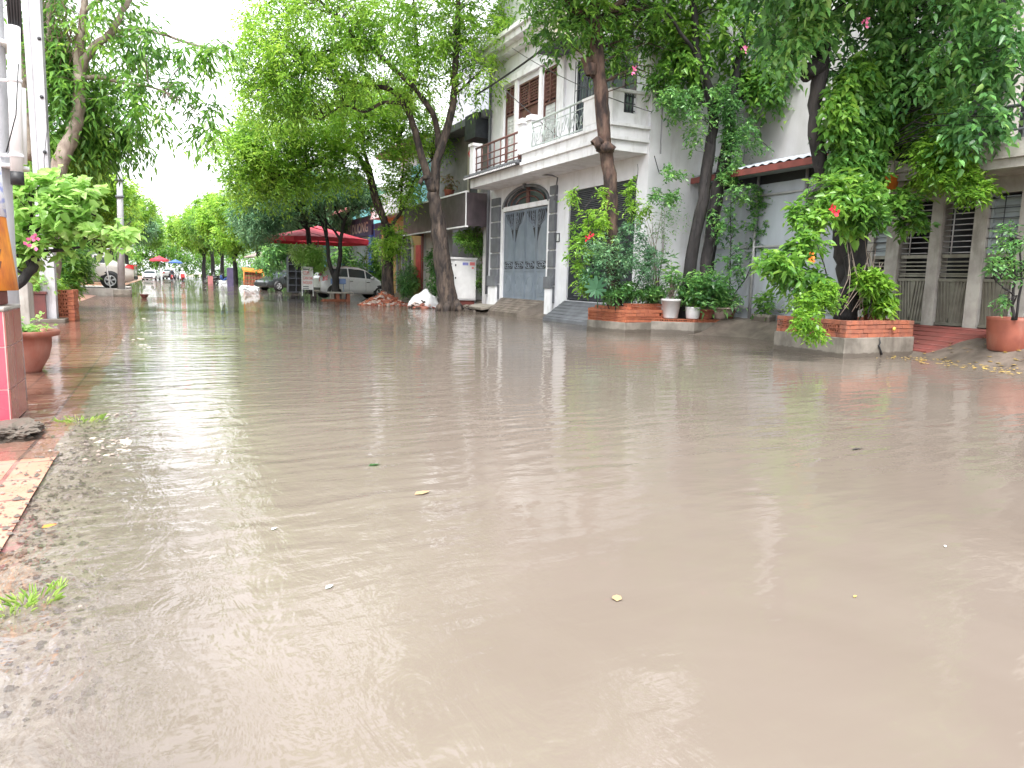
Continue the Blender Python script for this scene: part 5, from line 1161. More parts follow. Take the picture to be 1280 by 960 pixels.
b.build('crates',M['brick_dirty'],t); b=MB(); b.add([(q0-.1,y-.15,zz+.1),(q1+.1,y-.15,zz-.02),(q1+.1,y+1,zz+.25),(q0-.1,y+1,zz+.35),(q0-.1,y-.15,zz+.02),(q1+.1,y-.15,zz-.1),(q1+.1,y+1,zz+.17),(q0-.1,y+1,zz+.27)],[(0,1,2,3),(4,5,6,7),(0,1,5,4),(1,2,6,5),(2,3,7,6),(3,0,4,7)]); b.build('cover',M['orange_sheet'],t)
b=MB(); b.tube([(q0-.06,y-.1,-.1),(q0-.06,y-.1,zz)],.04,5); b.tube([(q1+.06,y-.1,-.1),(q1+.06,y-.1,zz)],.04,5); b.build('post',M['orange_sheet'],t)
q=at(312,359,y=56); rock('white_sack',(q.x,56,.05),(.6,.35,.2),'tarp','pale sack lying in the water in front of the orange-covered stall','sack',5)
q=at(279,356,y=72); rock('white_sack',(q.x,72,.1),(.35,.3,.35),'tarp','small white bundle beside the far dark trunk','sack',9)

# ------------------------------------------------------------------ motorbikes and riders
def person(label,pose,cloth,loc,rotz,bag=None):
    """one skinned body; seated rider facing +y"""
    me=bpy.data.meshes.new('person'); P=[];E=[];Rr=[]
    def v(p,r,par=None):
        P.append(p);Rr.append(r)
        if par is not None:E.append((par,len(P)-1))
        return len(P)-1
    pel=v((0,0,.82),.16); ab=v((0,-.0,1.0),.155,pel); ch=v((0,.04,1.22),.19,ab); nk=v((0,.06,1.38),.07,ch); hd=v((0,.08,1.5),.105,nk); v((0,.08,1.6),.1,hd)
    for s in (-1,1):
        sh=v((s*.19,.05,1.3),.075,ch); el=v((s*.27,.18,1.08),.055,sh); ha=v((s*.26,.42,1.02),.04,el); v((s*.25,.5,1.02),.035,ha)
        hp=v((s*.1,.02,.8),.11,pel); kn=v((s*.2,.4,.72),.075,hp); an=v((s*.2,.35,.34),.05,kn); v((s*.2,.48,.3),.04,an)
    me.from_pydata(P,E,[]); o=bpy.data.objects.new('person',me); COL.objects.link(o); o.modifiers.new('skin','SKIN')
    for i,r in enumerate(Rr): me.skin_vertices[0].data[i].radius=(r,r); 
    me.skin_vertices[0].data[0].use_root=True
    sb=o.modifiers.new('sub','SUBSURF'); sb.levels=1; sb.render_levels=1
    dg=bpy.context.evaluated_depsgraph_get(); m2=bpy.data.meshes.new_from_object(o.evaluated_get(dg)); m2.name='person'; bpy.data.objects.remove(o)
    b=link('person',m2,[M[cloth],M['skin'],M['cloth_dark']]); tag(b,label,'person')
    for p_ in m2.polygons:
        c=p_.center; p_.use_smooth=True; p_.material_index=1 if (c.z>1.4 and c.y>.1) or (abs(c.x)>.2 and c.y>.42 and c.z>.9) else (2 if c.z<.5 else 0)
    h=MB(); h.lathe((0,.07,1.5),[(.15,0),(.15,.06),(.12,.14),(.05,.18),(0,.185)],14); h.build('helmet',M['white_paint'],b,local=True)
    cp=MB(); cp.add([(x*(1+.25*k),-.12-.12*k+.02*math.sin(x*9),1.36-.28*k) for k in range(4) for x in (-.22,-.1,0,.1,.22)],[(k*5+j,k*5+j+1,(k+1)*5+j+1,(k+1)*5+j) for k in range(3) for j in range(4)],0,True); cp.build('raincoat',M[cloth],b,local=True)
    b.location=loc; b.rotation_euler=(0,0,rotz); return b
def motorbike(label,paint='dark_paint',group=None):
    t=thing('motorbike',(0,0,0),label,'motorbike',group)
    for y in (-.62,.62):
        w=MB(); w.lathe((0,y,.28),[(.2,-.03),(.28,-.035),(.29,0),(.28,.035),(.2,.03)],20,ax='x'); wo=w.build('wheel',M['rubber'],t)
        w=MB(); w.lathe((0,y,.28),[(.2,-.02),(.2,.02)],20,ax='x')
        for k in range(6): w.tube([(0,y,.28),(0,y+.2*math.cos(k*1.047),.28+.2*math.sin(k*1.047))],.008,4)
        w.build('rim',M['alloy'],wo)
    b=MB(); b.tube([(0,-.75,.66),(0,-.5,.64),(0,-.15,.55),(0,.1,.4),(0,.32,.42)],[.06,.13,.14,.1,.08],10); b.tube([(0,.32,.35),(0,.4,.7),(0,.42,.92)],[.13,.14,.08],10); b.build('body',M[paint],t)
    b=MB(); b.tube([(0,-.7,.76),(0,-.35,.75),(0,0,.7)],[.08,.12,.08],8); b.build('seat',M['black'],t)
    b=MB(); b.tube([(-.32,.34,1.02),(-.12,.42,.96),(.12,.42,.96),(.32,.34,1.02)],.016,6); b.tube([(-.2,.42,1.0),(-.26,.4,1.2)],.008,4); b.tube([(.2,.42,1.0),(.26,.4,1.2)],.008,4); b.build('handlebar',M['chrome'],t)
    b=MB(); b.tube([(0,.45,.9),(0,.62,.28)],.03,6); b.tube([(.1,-.6,.28),(.1,-.1,.3)],.035,6); b.build('fork',M['chrome'],t)
    b=MB(); b.lathe((0,.48,.9),[(0,.06),(.05,.05),(.07,0)],10,ax='y'); b.build('headlight',M['glass'],t); return t
mb1=motorbike('motorbike ridden through the water at the far end of the street','red_paint'); mb1.location=(1.95,94,-.12); mb1.rotation_euler=(0,0,R(6))
person('person in a white raincoat and helmet riding away on a motorbike',None,'cloth_white',(1.95,94,-.12),R(6))
b=MB(); b.box((1.72,93.2,.5),(2.18,93.5,.95)); tag(b.build('delivery_bag',M['red_paint'],bevel=.04),'red bag strapped behind the far rider in white','bag')
index_kids()
m2_=copy_tree(mb1); m2_['label']='motorbike coming toward the camera left of the rider in white'; m2_.location=(.85,100,-.12); m2_.rotation_euler=(0,0,R(185))
person('person in dark clothes and pale helmet riding toward the camera',None,'cloth_dark',(.85,100,-.12),R(185))
for k,(x,y,a) in enumerate(((4.6,84,70),(5.2,84.8,80),(5.9,84.3,62))):
    c=copy_tree(mb1); c['label']=['leftmost of the parked motorbikes under the far right trees','middle one of the parked motorbikes under the far right trees','rightmost of the parked motorbikes under the far right trees'][k]; c['group']='motorbikes parked under the far trees'; c.location=(x,y,.0); c.rotation_euler=(0,0,R(a))
    for ch in list(bpy.data.objects):
        if ch.parent==c and ch.name.startswith('body'): ch.data=ch.data.copy(); ch.data.materials[0]=M[['dark_paint','dark_paint','blue_paint'][k]]
b=MB(); q=at(263,349,y=82); b.box((q.x-.25,82,.0),(q.x+.25,82.1,.8)); tag(b.build('pink_board',M['pink_roof'],bevel=.01),'small pink board beside the parked far motorbikes','board')
b=MB(); q=at(288,350,y=66); b.box((q.x-.25,66,-.1),(q.x+.25,66.4,1.6)); tag(b.build('blue_post_box',M['navy'],bevel=.02),'narrow blue panel next to the dark far trunk','panel')

# ------------------------------------------------------------------ wires across the facades
def wire(label,*pts,r=.012,sag=.15):
    P=[Vector(p) for p in pts]; out=[]
    for i in range(len(P)-1):
        for k in range(8): t=k/8; q=P[i].lerp(P[i+1],t); q.z-=sag*4*t*(1-t); out.append(q)
    out.append(P[-1]); b=MB(); b.tube(out,r,5); return tag(b.build('overhead_wire',M['black']),label,'wire')
wire('overhead wire crossing in front of the louvred balcony windows',at(560,40,y=22),at(702,175,x=10.3),sag=.1)
wire('thin wire slanting down past the solid end of the balcony',at(640,60,x=9.4),at(815,140,x=9.4),r=.01)
wire('wire running down the pale wall between balcony and lean-to roof',at(818,195,x=10.45),at(836,250,x=11.6),sag=.05,r=.01)
wire('power line under the leaves to the roof of the white house',at(596,118,x=9.3),at(700,45,x=9.3),r=.03,sag=.05)
b=MB(); b.tube([at(652,217,x=10.1),at(690,219,x=10.1),at(697,222,x=10.3),at(693,250,x=10.3)],.022,6); tag(b.build('ceiling_pipe',M['stone_grey']),'grey pipe under the balcony floor above the arched gate','pipe')

# ------------------------------------------------------------------ floating leaves and specks
def leaf_thing(label,px,py,L,W,m,rot=0,z=.004,group=None):
    p=at(px,py,z=0); b=MB(); V=[(-L/2,0,0),(-L*.2,W/2,.004),(L*.2,W*.4,.003),(L/2,0,0.002),(L*.2,-W*.4,.005),(-L*.2,-W/2,.003)]
    b.add([Vector((v[0]*math.cos(rot)-v[1]*math.sin(rot),v[0]*math.sin(rot)+v[1]*math.cos(rot),v[2]+z))+Vector((p.x,p.y,0)) for v in V],[(0,1,2,3),(0,3,4,5)],0,True)
    return tag(b.build('fallen_leaf',M[m]),label,'leaf',group)
M['leaf_floating']=mat('leaf_floating',(.36,.24,.12),(.3,.21,.12),6,rough=.6)
leaf_thing('brown-orange leaf floating alone in mid water',528,617,.1,.05,'leaf_floating',.3)
leaf_thing('green leaf floating left of the brown-orange one',468,582,.08,.04,'leaf_mid',.1)
leaf_thing('yellowish leaf floating in the lower middle of the water',771,749,.05,.035,'leaf_floating',1.0)
leaf_thing('pale scrap floating at lower right of the water',1069,747,.02,.01,'yellow_leaf',.2)
leaf_thing('tiny pale petal floating in the right part of the water',1181,684,.02,.01,'white_paint',.9)
leaf_thing('dark twig-like leaf floating in the upper right water',1072,562,.14,.02,'bark_dark',.05)
leaf_thing('white scrap floating near the bright reflection',412,735,.035,.02,'white_paint',.5)
leaf_thing('tiny white petal floating right of the bright reflection',343,662,.03,.02,'white_paint',.5)
leaf_thing('orange leaf stranded on the gravel kerb at left',62,661,.06,.04,'orange_sheet',.5,.012)
# leaf litter on the mud at the right
n=260; Xs=RNG.uniform(10.3,12.3,n); Ys=RNG.uniform(5.2,8.3,n); P=np.stack([Xs,Ys,np.array([max(bankz(a,b_),0)+.012 for a,b_ in zip(Xs,Ys)])],1); a=RNG.uniform(0,6.28,n)
lm_=leaf_mesh('litter',P,np.stack([np.cos(a),np.sin(a),np.zeros(n)],1),RNG.uniform(.05,.12,n),RNG.uniform(.025,.05,n),'kite',.0,np.tile([0,0,4.],(n,1))); tag(link('leaf_litter',lm_,M['yellow_leaf']),kind='stuff',label='scattered yellow leaves on the wet mud by the red ramp',cat='leaf litter')
# gravel over the kerb edge at the left
def gravel():
    b=MB(); random.seed(4)
    for i in range(1700):
        y=random.uniform(2.0,6.4)**1.0; x=-.5+random.gauss(0,.15)+.08*math.sin(y*1.3)+(.15 if y<3 else 0); s=random.choice([.003,.004,.005,.006,.008,.012,.016])*random.uniform(.7,1.3)
        if x<-.95: continue
        z=bedz(x,y) if x>-.62 else tilez(x,y); 
        if z<-.1: continue
        k=random.uniform(.7,1.3); q=Matrix.Rotation(random.uniform(0,6),3,'Z'); V=[q@Vector(v) for v in ((s*k,0,0),(0,s,0),(-s,0,0),(0,-s*k,0),(0,0,s*.6),(0,0,-s*.6))]
        b.add([v+Vector((x,y,z+s*.3)) for v in V],[(0,1,4),(1,2,4),(2,3,4),(3,0,4)],random.choice([0,0,1,2]),True)
    return b.build('gravel',[M['mud'],M['concrete_wet'],M['bark_grey']])
tag(gravel(),'loose wet gravel along the flooded kerb edge','gravel',kind='stuff')
# grass tufts
def tuft(label,c,n,h,r):
    a=RNG.uniform(0,6.28,n); q=np.sqrt(RNG.random(n))*r; P=np.stack([c[0]+q*np.cos(a),c[1]+q*np.sin(a)*.8,np.full(n,c[2])],1)
    D=np.stack([np.cos(a)*RNG.uniform(.2,1.2,n),np.sin(a)*RNG.uniform(.2,1.2,n),np.ones(n)],1); L=h*RNG.uniform(.5,1.2,n)
    t=thing('grass_tuft',c,label,'grass tuft'); link('blades',leaf_mesh('blades',P,D,L,np.full(n,.0045),'lance',.3),M['grass'],t)
p=at(10,765,z=0.0); tuft('larger tuft of pale grass growing on the kerb at the left edge',(p.x,p.y,.0),60,.06,.08)
p=at(45,752,z=0.0); tuft('small sparse grass tuft just right of the larger one',(p.x,p.y,.0),40,.07,.07)
p=at(100,527,z=0.0); tuft('flat grass tuft at the water corner below the tiled pillar',(p.x,p.y,.0),80,.07,.16)
p=at(74,735,z=0.0); tuft('tiny green sprout on the gravel kerb',(p.x,p.y,.0),14,.05,.02)
# ------------------------------------------------------------------ trees
random.seed(21)
def L_(pts, *rad): 
    n=len(pts); rad=list(rad)
    if len(rad)==2: rad=[rad[0]+(rad[1]-rad[0])*i/(n-1) for i in range(n)]
    return (pts, rad)
# --- forked tree in front of the shutter (mid)
y=23.9; b0=at(562,388,y=y); b0.z=0
TR=path(y,(562,392),(556,345),(550,300),(546,268),(541,240))
lim=[L_(TR,.36,.2), L_(path(y,(541,240),(528,200),(519,165),(507,132),(488,112),(465,108),(436,103),(410,100),dy=.15),.15,.04),
 L_(path(y,(543,242),(547,200),(556,172),(566,132),(569,85),(572,30),(576,-50),(590,-120),dy=-.1),.17,.06),
 L_(path(y,(548,185),(544,150),(522,115),(498,92),(470,66),(445,48),(420,20),dy=-.15),.11,.035),
 L_(path(y,(509,134),(514,115),(522,80),(520,30),(510,-60),dy=.1),.07,.03), L_(path(y,(507,130),(480,128),(455,140),(430,132),(400,150),dy=.2),.07,.02),
 L_(path(y,(470,66),(430,60),(390,70),(350,90),(325,110),dy=.2),.05,.02), L_(path(y,(576,-50),(540,-120),(480,-170)),.06,.03), L_(path(y,(566,120),(590,100),(620,70),(650,40)),.05,.02),
 L_(path(y,(445,48),(400,0),(350,-60),(310,-100),dy=-.1),.05,.02), L_(path(y,(541,225),(530,222),(524,230)),.08,.07)]
bl=[blob(350,60,24,50,65,2.2),blob(410,30,24,60,60,2.4),blob(470,60,24,60,55,2.2),blob(535,30,24,60,60,2.2),blob(600,30,23.5,50,45,1.8),blob(345,120,24.5,40,38,1.8),blob(350,0,24,38,35,1.5),
 blob(395,100,24.5,50,35,2),blob(650,30,23.5,40,40,1.5,1.2),blob(590,95,23.2,38,32,1.2,.7),blob(520,110,24.5,30,25,1.2,.5),blob(560,-110,24,90,80,3),blob(640,-180,23,90,70,2),blob(600,-260,21,110,70,2.5),blob(400,-150,22.5,42,34,1.4,1.6),blob(330,-75,23.5,24,20,1,.6),blob(470,-290,20,45,34,1.4,1.6),blob(490,-90,24,40,30,1.4,1.4),blob(370,-350,18.5,40,28,1.2,1.2),blob(700,-340,19,120,90,2.5),blob(322,70,24.5,28,50,1.5)]  # clumps high above the frame are added to break up sky glare on the water
tree('large forked street tree with bright leaves in front of the white roller shutter',(b0.x,b0.y,0),lim,bl,1850,.155,'leaf_bright','bark',.33,.55,6,8,.35,flare=.36,kind='kite',tw=.55,hang=.1)
# --- slanting tree by the rubble
y=29.2; b0=at(486,381,y=y); b0.z=0
lim=[L_(path(y,(487,384),(484,345),(486,300),(482,280)),.27,.2), L_(path(y,(482,280),(470,252),(462,222),(448,196),(428,188),(400,184),(378,170),dy=.1),.15,.03),
 L_(path(y,(482,275),(471,245),(462,210),(454,185),(450,150),(440,120),dy=-.1),.12,.03), L_(path(y,(487,285),(503,262),(514,235),(526,213),(540,200),dy=-.15),.08,.03), L_(path(y,(500,265),(502,235),(504,205),(498,180)),.06,.02),
 L_(path(y,(428,188),(400,205),(370,215),(350,225)),.05,.02), L_(path(y,(448,196),(430,160),(400,140),(360,140)),.05,.02)]
bl=[blob(330,180,29,45,40,2),blob(385,160,29,45,40,2.2),blob(445,150,29,45,35,2),blob(420,205,29,45,28,1.8),blob(350,225,29.5,45,25,1.8),blob(300,190,29.5,30,35,1.6),blob(500,180,29,35,35,1.5,2),blob(505,235,28.8,30,22,1.2,.8),blob(310,230,30,28,22,1.5),blob(480,120,29,50,25,2),blob(545,165,28.5,25,25,1,.7),blob(490,300,28.6,18,14,.7,.5)]
tree('slanting street tree leaning left, beside the heap of red rubble',(b0.x,b0.y,0),lim,bl,1150,.16,'leaf_bright','bark',.35,.55,6,7,.3,flare=.24,tw=.55)
# --- bluish tree above the parasol
y=33.8; b0=at(420,372,y=y); b0.z=0
lim=[L_(path(y,(420,376),(419,355),(420,340)),.2,.15),L_(path(y,(419,350),(411,325),(409,300),(402,278),(392,262),dy=.05),.11,.05),L_(path(y,(421,345),(425,320),(426,298),(431,275),(441,262),(455,252),dy=-.05),.11,.05),
 L_(path(y,(426,300),(415,285),(400,268),(392,250)),.06,.03),L_(path(y,(409,300),(408,280),(405,255)),.06,.03),L_(path(y,(431,278),(420,262),(415,245)),.05,.03)]
bl=[blob(345,245,34,40,26,2.2),blob(390,238,34,40,22,2.2),blob(435,235,34,32,20,1.8),blob(322,272,35,26,24,1.8),blob(365,225,34.5,35,18,2),blob(458,245,33.5,16,10,1,.5),blob(312,255,36,20,30,1.5)]
tree('dark double-stemmed tree with bluish leaves rising through the red parasol',(b0.x,b0.y,0),lim,bl,850,.17,'leaf_blue','bark_dark',.3,.5,6,7,.35,tw=.5)
y=35.3; b0=at(389,366,y=y); b0.z=0
lim=[L_(path(y,(389,368),(388,330),(386,300),(384,275),(376,255)),.13,.09),L_(path(y,(385,290),(375,275),(366,262),(356,248)),.07,.04)]
tree('slim brown trunk at the back corner of the hatchback, in front of the sign',(b0.x,b0.y,0),lim,[blob(350,240,36,35,20,2),blob(375,250,36,22,12,1.2)],160,.17,'leaf_blue','bark_dark',.3,.5,6,7,.3)
y=34.6; t_=tree('bright green bush around the slim trunk left of the hatchback',(at(385,355,y=y).x,y,0),[],[blob(386,316,34.6,18,12,.8),blob(398,328,34.6,9,9,.5),blob(372,312,34.6,9,8,.5)],120,.16,'leaf_lime',width=.4,size=.3,shoots=4,per=5,name='bush',cat='bush')
# --- brick planter tree (tall single trunk)
y=14.1; b0=Vector((at(767,400,y=y).x,y,.45))
lim=[L_(path(y,(768,402),(767,360),(766,330),(765,280),(763,230),(757,180),(752,130),(747,80),(744,40),(740,-40),(735,-120)),.2,.17,.155,.15,.15,.15,.155,.15,.15,.12,.1),
 L_(path(y,(745,95),(735,80),(732,72)),.11,.1),L_(path(y,(757,185),(748,178),(744,182)),.14,.13),L_(path(y,(744,40),(720,10),(690,-20),(650,-60)),.08,.03),L_(path(y,(744,30),(780,0),(830,-20),(880,-30)),.08,.03),L_(path(y,(738,-60),(700,-140),(640,-220),dy=-.2),.06,.03)]
bl=[blob(700,35,14.6,45,24,.9),blob(745,20,14.3,45,28,1),blob(800,25,14.3,50,32,1),blob(845,40,14.2,40,35,.9,1),blob(765,65,14.3,30,18,.5,.35),blob(700,-20,14.3,60,35,1.2),blob(780,-50,14,90,45,1.5),blob(660,-80,14,70,50,1.6),blob(860,-40,14,70,45,1.4),blob(740,-150,13.5,120,60,2),blob(830,90,14.2,22,30,.5,.3)]
tree('tall single dark trunk with knots growing out of the perforated brick planter',tuple(b0),lim,bl,620,.13,'leaf_mid','bark_brown',.42,.34,5,6,.35,kind='heart',tw=.5,hang=.15)
for z0,x0_,r_ in ((145,757,.2),(87,738,.13)): 
    b=MB(); c=at(x0_,z0+40 if z0==145 else z0,y=y-.02); b.lathe((c.x,c.y,c.z-.12),[(.1,0),(r_,.05),(r_*1.05,.14),(.12,.24)],10,jit=.15); b.build('knot',M['bark_brown'],[o for o in bpy.data.objects if o.get('label','').startswith('tall single dark trunk')][0])
# climber around it
def climber(label,loc,bl,n,leaf,lm,size=.2,stem=None,w=.45,kind='kite',per=5,shoots=4,name='climbing_vine',droop=.3,bark='bark_dark',cat='climber',tw=.5,hang=0):
    lim=[L_(s,.012,.006) for s in (stem or [])]; return tree(label,loc,lim,bl,n,leaf,lm,bark,w,size,shoots,per,droop,kind,name,cat=cat,tw=tw if stem else 0,r0=.006,maxd=1.2,hang=hang)
y=13.9
climber('leafy climber with a red flower wrapped around the single trunk in the brick planter',(9.6,13.9,.5),[blob(740,290,14.1,26,30,.4),blob(725,320,14.2,14,22,.3),blob(752,255,14,14,22,.3),blob(790,245,14,6,30,.15,.02),blob(800,262,14,10,18,.25,.02),blob(720,243,14.2,14,7,.2,.01),blob(735,355,13.9,12,8,.2,.02)],150,.085,'leaf_bright',.18,[path(y,(765,395),(740,330),(735,270),(718,240)),path(y,(770,380),(785,300),(795,240),(797,205))],kind='heart')
climber('dusty grey-green shrub spreading in front of the single trunk',(9.75,13.7,.5),[blob(765,320,13.7,40,22,.4),blob(800,330,13.7,22,24,.35),blob(745,345,13.7,20,12,.3),blob(790,290,13.8,20,16,.3),blob(815,325,13.6,12,16,.3)],230,.075,'leaf_blue',.16,[path(13.7,(770,395),(768,350),(765,310)),path(13.7,(772,392),(800,350),(812,320))],w=.4,name='shrub',cat='shrub')
climber('glossy dark green bedding plants on top of the perforated brick planter',(9.9,13.7,.5),[blob(785,362,13.75,18,9,.25),blob(812,366,13.75,20,8,.25),blob(765,368,13.7,12,7,.2)],110,.1,'leaf_dark',.11,None,w=.38,name='shrub',cat='shrub',per=5)
def flower(label,px,py,y,r,m,n=5,name='flower'):
    c=at(px,py,y=y); b=MB()
    for k in range(n*2):
        a=k*2.4; d=Vector((math.cos(a),-.5+.3*math.sin(k),math.sin(a))).normalized(); u=d.cross(Vector((0,1,.2))).normalized(); p=c+Vector((random.uniform(-1,1),random.uniform(-.5,.5),random.uniform(-1,1)))*r*.9
        b.add([p,p+d*r*.6+u*r*.35,p+d*r,p+d*r*.6-u*r*.35],[(0,1,2,3)])
    return tag(b.build(name,M[m]),label,'flower')
flower('red flower in the climber on the single trunk',737,296,13.5,.075,'flower_red')
# monstera leaf
c=at(745,362,y=13.35); b=MB(); pts=[]
for k in range(33):
    a=math.pi*2*k/32; r=.26*(1-.22*math.cos(a))*(1 if k%3 else .55); pts.append((c.x+r*math.sin(a)*1.1,c.y-.02*math.cos(a*2),c.z-r*math.cos(a)*.95))
b.add([tuple(c)]+pts,[(0,i,i+1) for i in range(1,33)]); b.tube([c,c+Vector((.1,.1,.25)),Vector((c.x+.25,c.y+.3,.55))],.012,5); tag(b.build('monstera_plant',M['leaf_blue']),'big deeply cut leaf at the foot of the single trunk','plant')
# --- twin trunks in the low planter
y=13.5
def trunks2():
    lim=[L_(path(y,(856,400),(857,370),(866,310),(878,250),(884,200),(892,150),(885,110),(872,70),(868,20),(860,-50)),.16,.15,.14,.135,.13,.11,.1,.09,.08,.06),
     L_(path(y,(868,400),(878,365),(886,310),(895,250),(905,200),(912,160),(914,120),(925,70),(935,20),(945,-60)),.18,.17,.16,.15,.14,.12,.1,.09,.08,.06),
     L_(path(y,(912,140),(935,115),(965,90),(990,60)),.05,.02),L_(path(y,(873,70),(850,40),(830,10)),.05,.02)]
    bl=[blob(930,60,13.6,45,35,.8),blob(890,30,13.6,45,40,.9),blob(970,30,13.5,40,40,.8),blob(925,110,13.6,38,22,.6),blob(955,95,13.4,30,20,.5,1),blob(855,75,13.8,25,40,.5,.8),blob(905,-40,13.4,80,40,1.4),blob(975,-40,13.2,60,40,1.2),blob(960,130,13.5,20,12,.4,.2),blob(985,75,13.4,20,30,.5,.8)]
    return tree('pair of leaning dark trunks side by side in the low concrete planter',(at(862,395,y=y).x,y,.3),lim,bl,400,.13,'leaf_mid','bark_dark',.6,.3,4,5,.4,kind='heart',tw=.5,hang=.25)
trunks2()
climber('small-leaved creeper clothing the twin trunks and hanging between them',(11.0,13.4,.4),[blob(872,150,13.3,12,40,.3,1),blob(915,190,13.2,14,45,.3,1.6),blob(905,130,13.2,18,25,.3,1.2),blob(850,130,13.4,20,22,.4,1),blob(838,120,13.4,16,16,.4,.5),blob(925,155,13.2,20,25,.3,1),blob(940,175,13.3,25,14,.3,.4),blob(895,260,13.2,10,40,.2,.3),blob(912,215,13.2,14,18,.2,.7)],280,.07,'leaf_dark',.16,[path(13.3,(860,380),(870,280),(890,180),(875,90)),path(13.2,(880,380),(897,280),(915,180),(915,110)),path(13.2,(915,180),(940,170),(968,190))],w=.6,kind='heart')
climber('creeper trailing across the galvanised wall right of the twin trunks',(12.0,13.0,.4),[blob(945,275,12.9,16,28,.3,1),blob(905,280,13.1,10,30,.2,.5),blob(915,330,13,12,25,.3,.5),blob(960,245,12.8,16,10,.3,.3),blob(930,240,12.8,25,8,.3,.3),blob(950,300,12.9,12,20,.2,.4),blob(838,215,13.2,22,6,.2,.2),blob(830,245,13.4,18,8,.3,.3)],190,.075,'leaf_dark',.15,[path(13,(912,385),(913,320),(912,240)),path(13,(905,385),(940,330),(950,240),(965,225))],w=.55,kind='heart')
b=MB()
for k in range(9):
    p0=at(820+random.uniform(-6,6),382,y=14.0); p1=at(812+random.uniform(-15,40),250+random.uniform(0,70),y=14.0+random.uniform(-.2,.2)); b.tube([p0,p0.lerp(p1,.5)+Vector((random.uniform(-.15,.15),0,.1)),p1],[.012,.009,.003],4)
o=b.build('bare_shrub',M['bark_grey']); tag(o,'sparse bare twiggy shrub against the grey side wall','shrub')
C,O=clusters([blob(835,270,14,22,50,.4)],45,.1); link('foliage',sprays(C,O,.07,.3,.2,3,4,.3,name='foliage'),M['leaf_dark'],o,local=True)
# --- vine-covered tree in the big planter
y=8.9; b0=Vector((at(1062,392,y=y).x,y,.5))
lim=[L_(path(y,(1058,400),(1062,370),(1066,335),(1062,300),(1056,260),(1052,220)),.17,.19,.27,.27,.18,.13),
 L_(path(y+.15,(1050,260),(1032,225),(1020,180),(1019,130),(1026,80),(1027,40),(1030,-40),(1035,-120)),.13,.13,.12,.105,.13,.14,.13,.11),
 L_(path(y,(1056,240),(1075,180),(1090,120),(1100,60),(1110,-10)),.1,.04),L_(path(y-.2,(1064,300),(1082,240),(1100,190),(1100,150)),.07,.03),L_(path(y,(1100,200),(1150,170),(1180,130),(1160,90)),.045,.02),L_(path(y+.1,(1026,80),(1012,88),(1010,95)),.13,.12),
 L_(path(y,(1030,-20),(960,-60),(900,-110),dy=-.1),.07,.03),L_(path(y,(1030,-30),(1120,-80),(1220,-110),dy=-.2),.08,.03), L_(path(y-.3,(1045,398),(1046,370),(1060,345),(1058,320)),.05,.06)]
bl=[blob(1065,190,8.7,30,30,.4),blob(1060,140,8.8,32,35,.45),blob(1090,90,8.8,45,40,.6),blob(1130,60,8.9,55,45,.7),blob(1080,30,8.9,50,35,.7),blob(1180,60,7.7,55,50,.7),blob(1240,40,7.1,50,50,.7),blob(1000,20,9.1,35,25,.6,.15),blob(985,50,9.1,25,25,.4,.06),blob(1055,240,8.6,25,25,.3),
 blob(1120,140,8.9,45,45,.5),blob(1160,120,8.9,45,40,.5),blob(1230,110,7.2,45,45,.5),blob(1235,150,7.0,30,22,.4),blob(1205,165,7.4,28,22,.4),blob(1100,-50,8.6,120,50,1.2),blob(1230,-50,7.2,90,50,1.1),blob(990,-50,8.8,80,45,1.),blob(1060,-140,8.2,160,60,1.8)]
tree('dark trunk smothered in vines in the largest brick planter at right',tuple(b0),lim,bl,1150,.115,'leaf_dark','bark_dark',.62,.3,4,5,.45,kind='heart',tw=.35,hang=.3,cat='tree')
climber('bright sunlit creeper foliage hanging right of the vine-covered trunk',(11.2,8.8,2.8),[blob(1155,130,8.6,35,38,.4),blob(1175,190,7.8,40,24,.4),blob(1190,215,7.6,35,18,.4),blob(1140,165,8.6,22,25,.3),blob(1215,235,7.3,22,16,.3),blob(1170,85,8.7,22,15,.3),blob(1160,225,8.4,30,14,.3)],430,.085,'leaf_bright',.17,[path(8.7,(1100,195),(1150,170),(1185,120),(1175,80)),path(8.6,(1120,200),(1180,210),(1225,240))],w=.5,kind='heart')
climber('mass of broad oval leaves climbing the lower vine-covered trunk',(10.3,8.4,.6),[blob(1020,270,8.3,20,16,.25),blob(1040,240,8.3,22,20,.3),blob(1005,305,8.3,20,14,.3),blob(975,325,8.3,30,12,.3),blob(990,345,8.3,22,14,.3),blob(1022,352,8.2,14,14,.2),blob(1070,245,8.2,20,25,.3),blob(1085,270,8.3,18,20,.25),blob(1120,255,8.3,22,14,.3),blob(1140,280,8.3,16,14,.25),blob(1003,265,8.4,12,14,.2)],230,.13,'leaf_mid',.17,[path(8.4,(1050,395),(1030,330),(1010,270),(1010,235)),path(8.4,(1040,360),(1000,340),(960,325)),path(8.4,(1070,300),(1110,265),(1145,275))],w=.45,kind='lance',per=4,droop=.15)
climber('curtain of heart-shaped vine leaves hanging down the upper vine-covered trunk',(10.6,8.6,2.4),[blob(1050,130,8.6,18,30,.2),blob(1065,180,8.55,22,35,.2),blob(1055,230,8.5,18,25,.2),blob(1085,215,8.6,20,30,.25),blob(1090,150,8.6,24,30,.25),blob(1115,95,8.6,24,25,.25),blob(1075,90,8.7,22,25,.2),blob(1060,275,8.4,14,16,.15)],330,.115,'leaf_mid',.17,[path(8.6,(1070,300),(1062,200),(1080,100)),path(8.6,(1080,300),(1100,200),(1110,90))],w=.75,kind='heart',hang=.5,droop=.5)
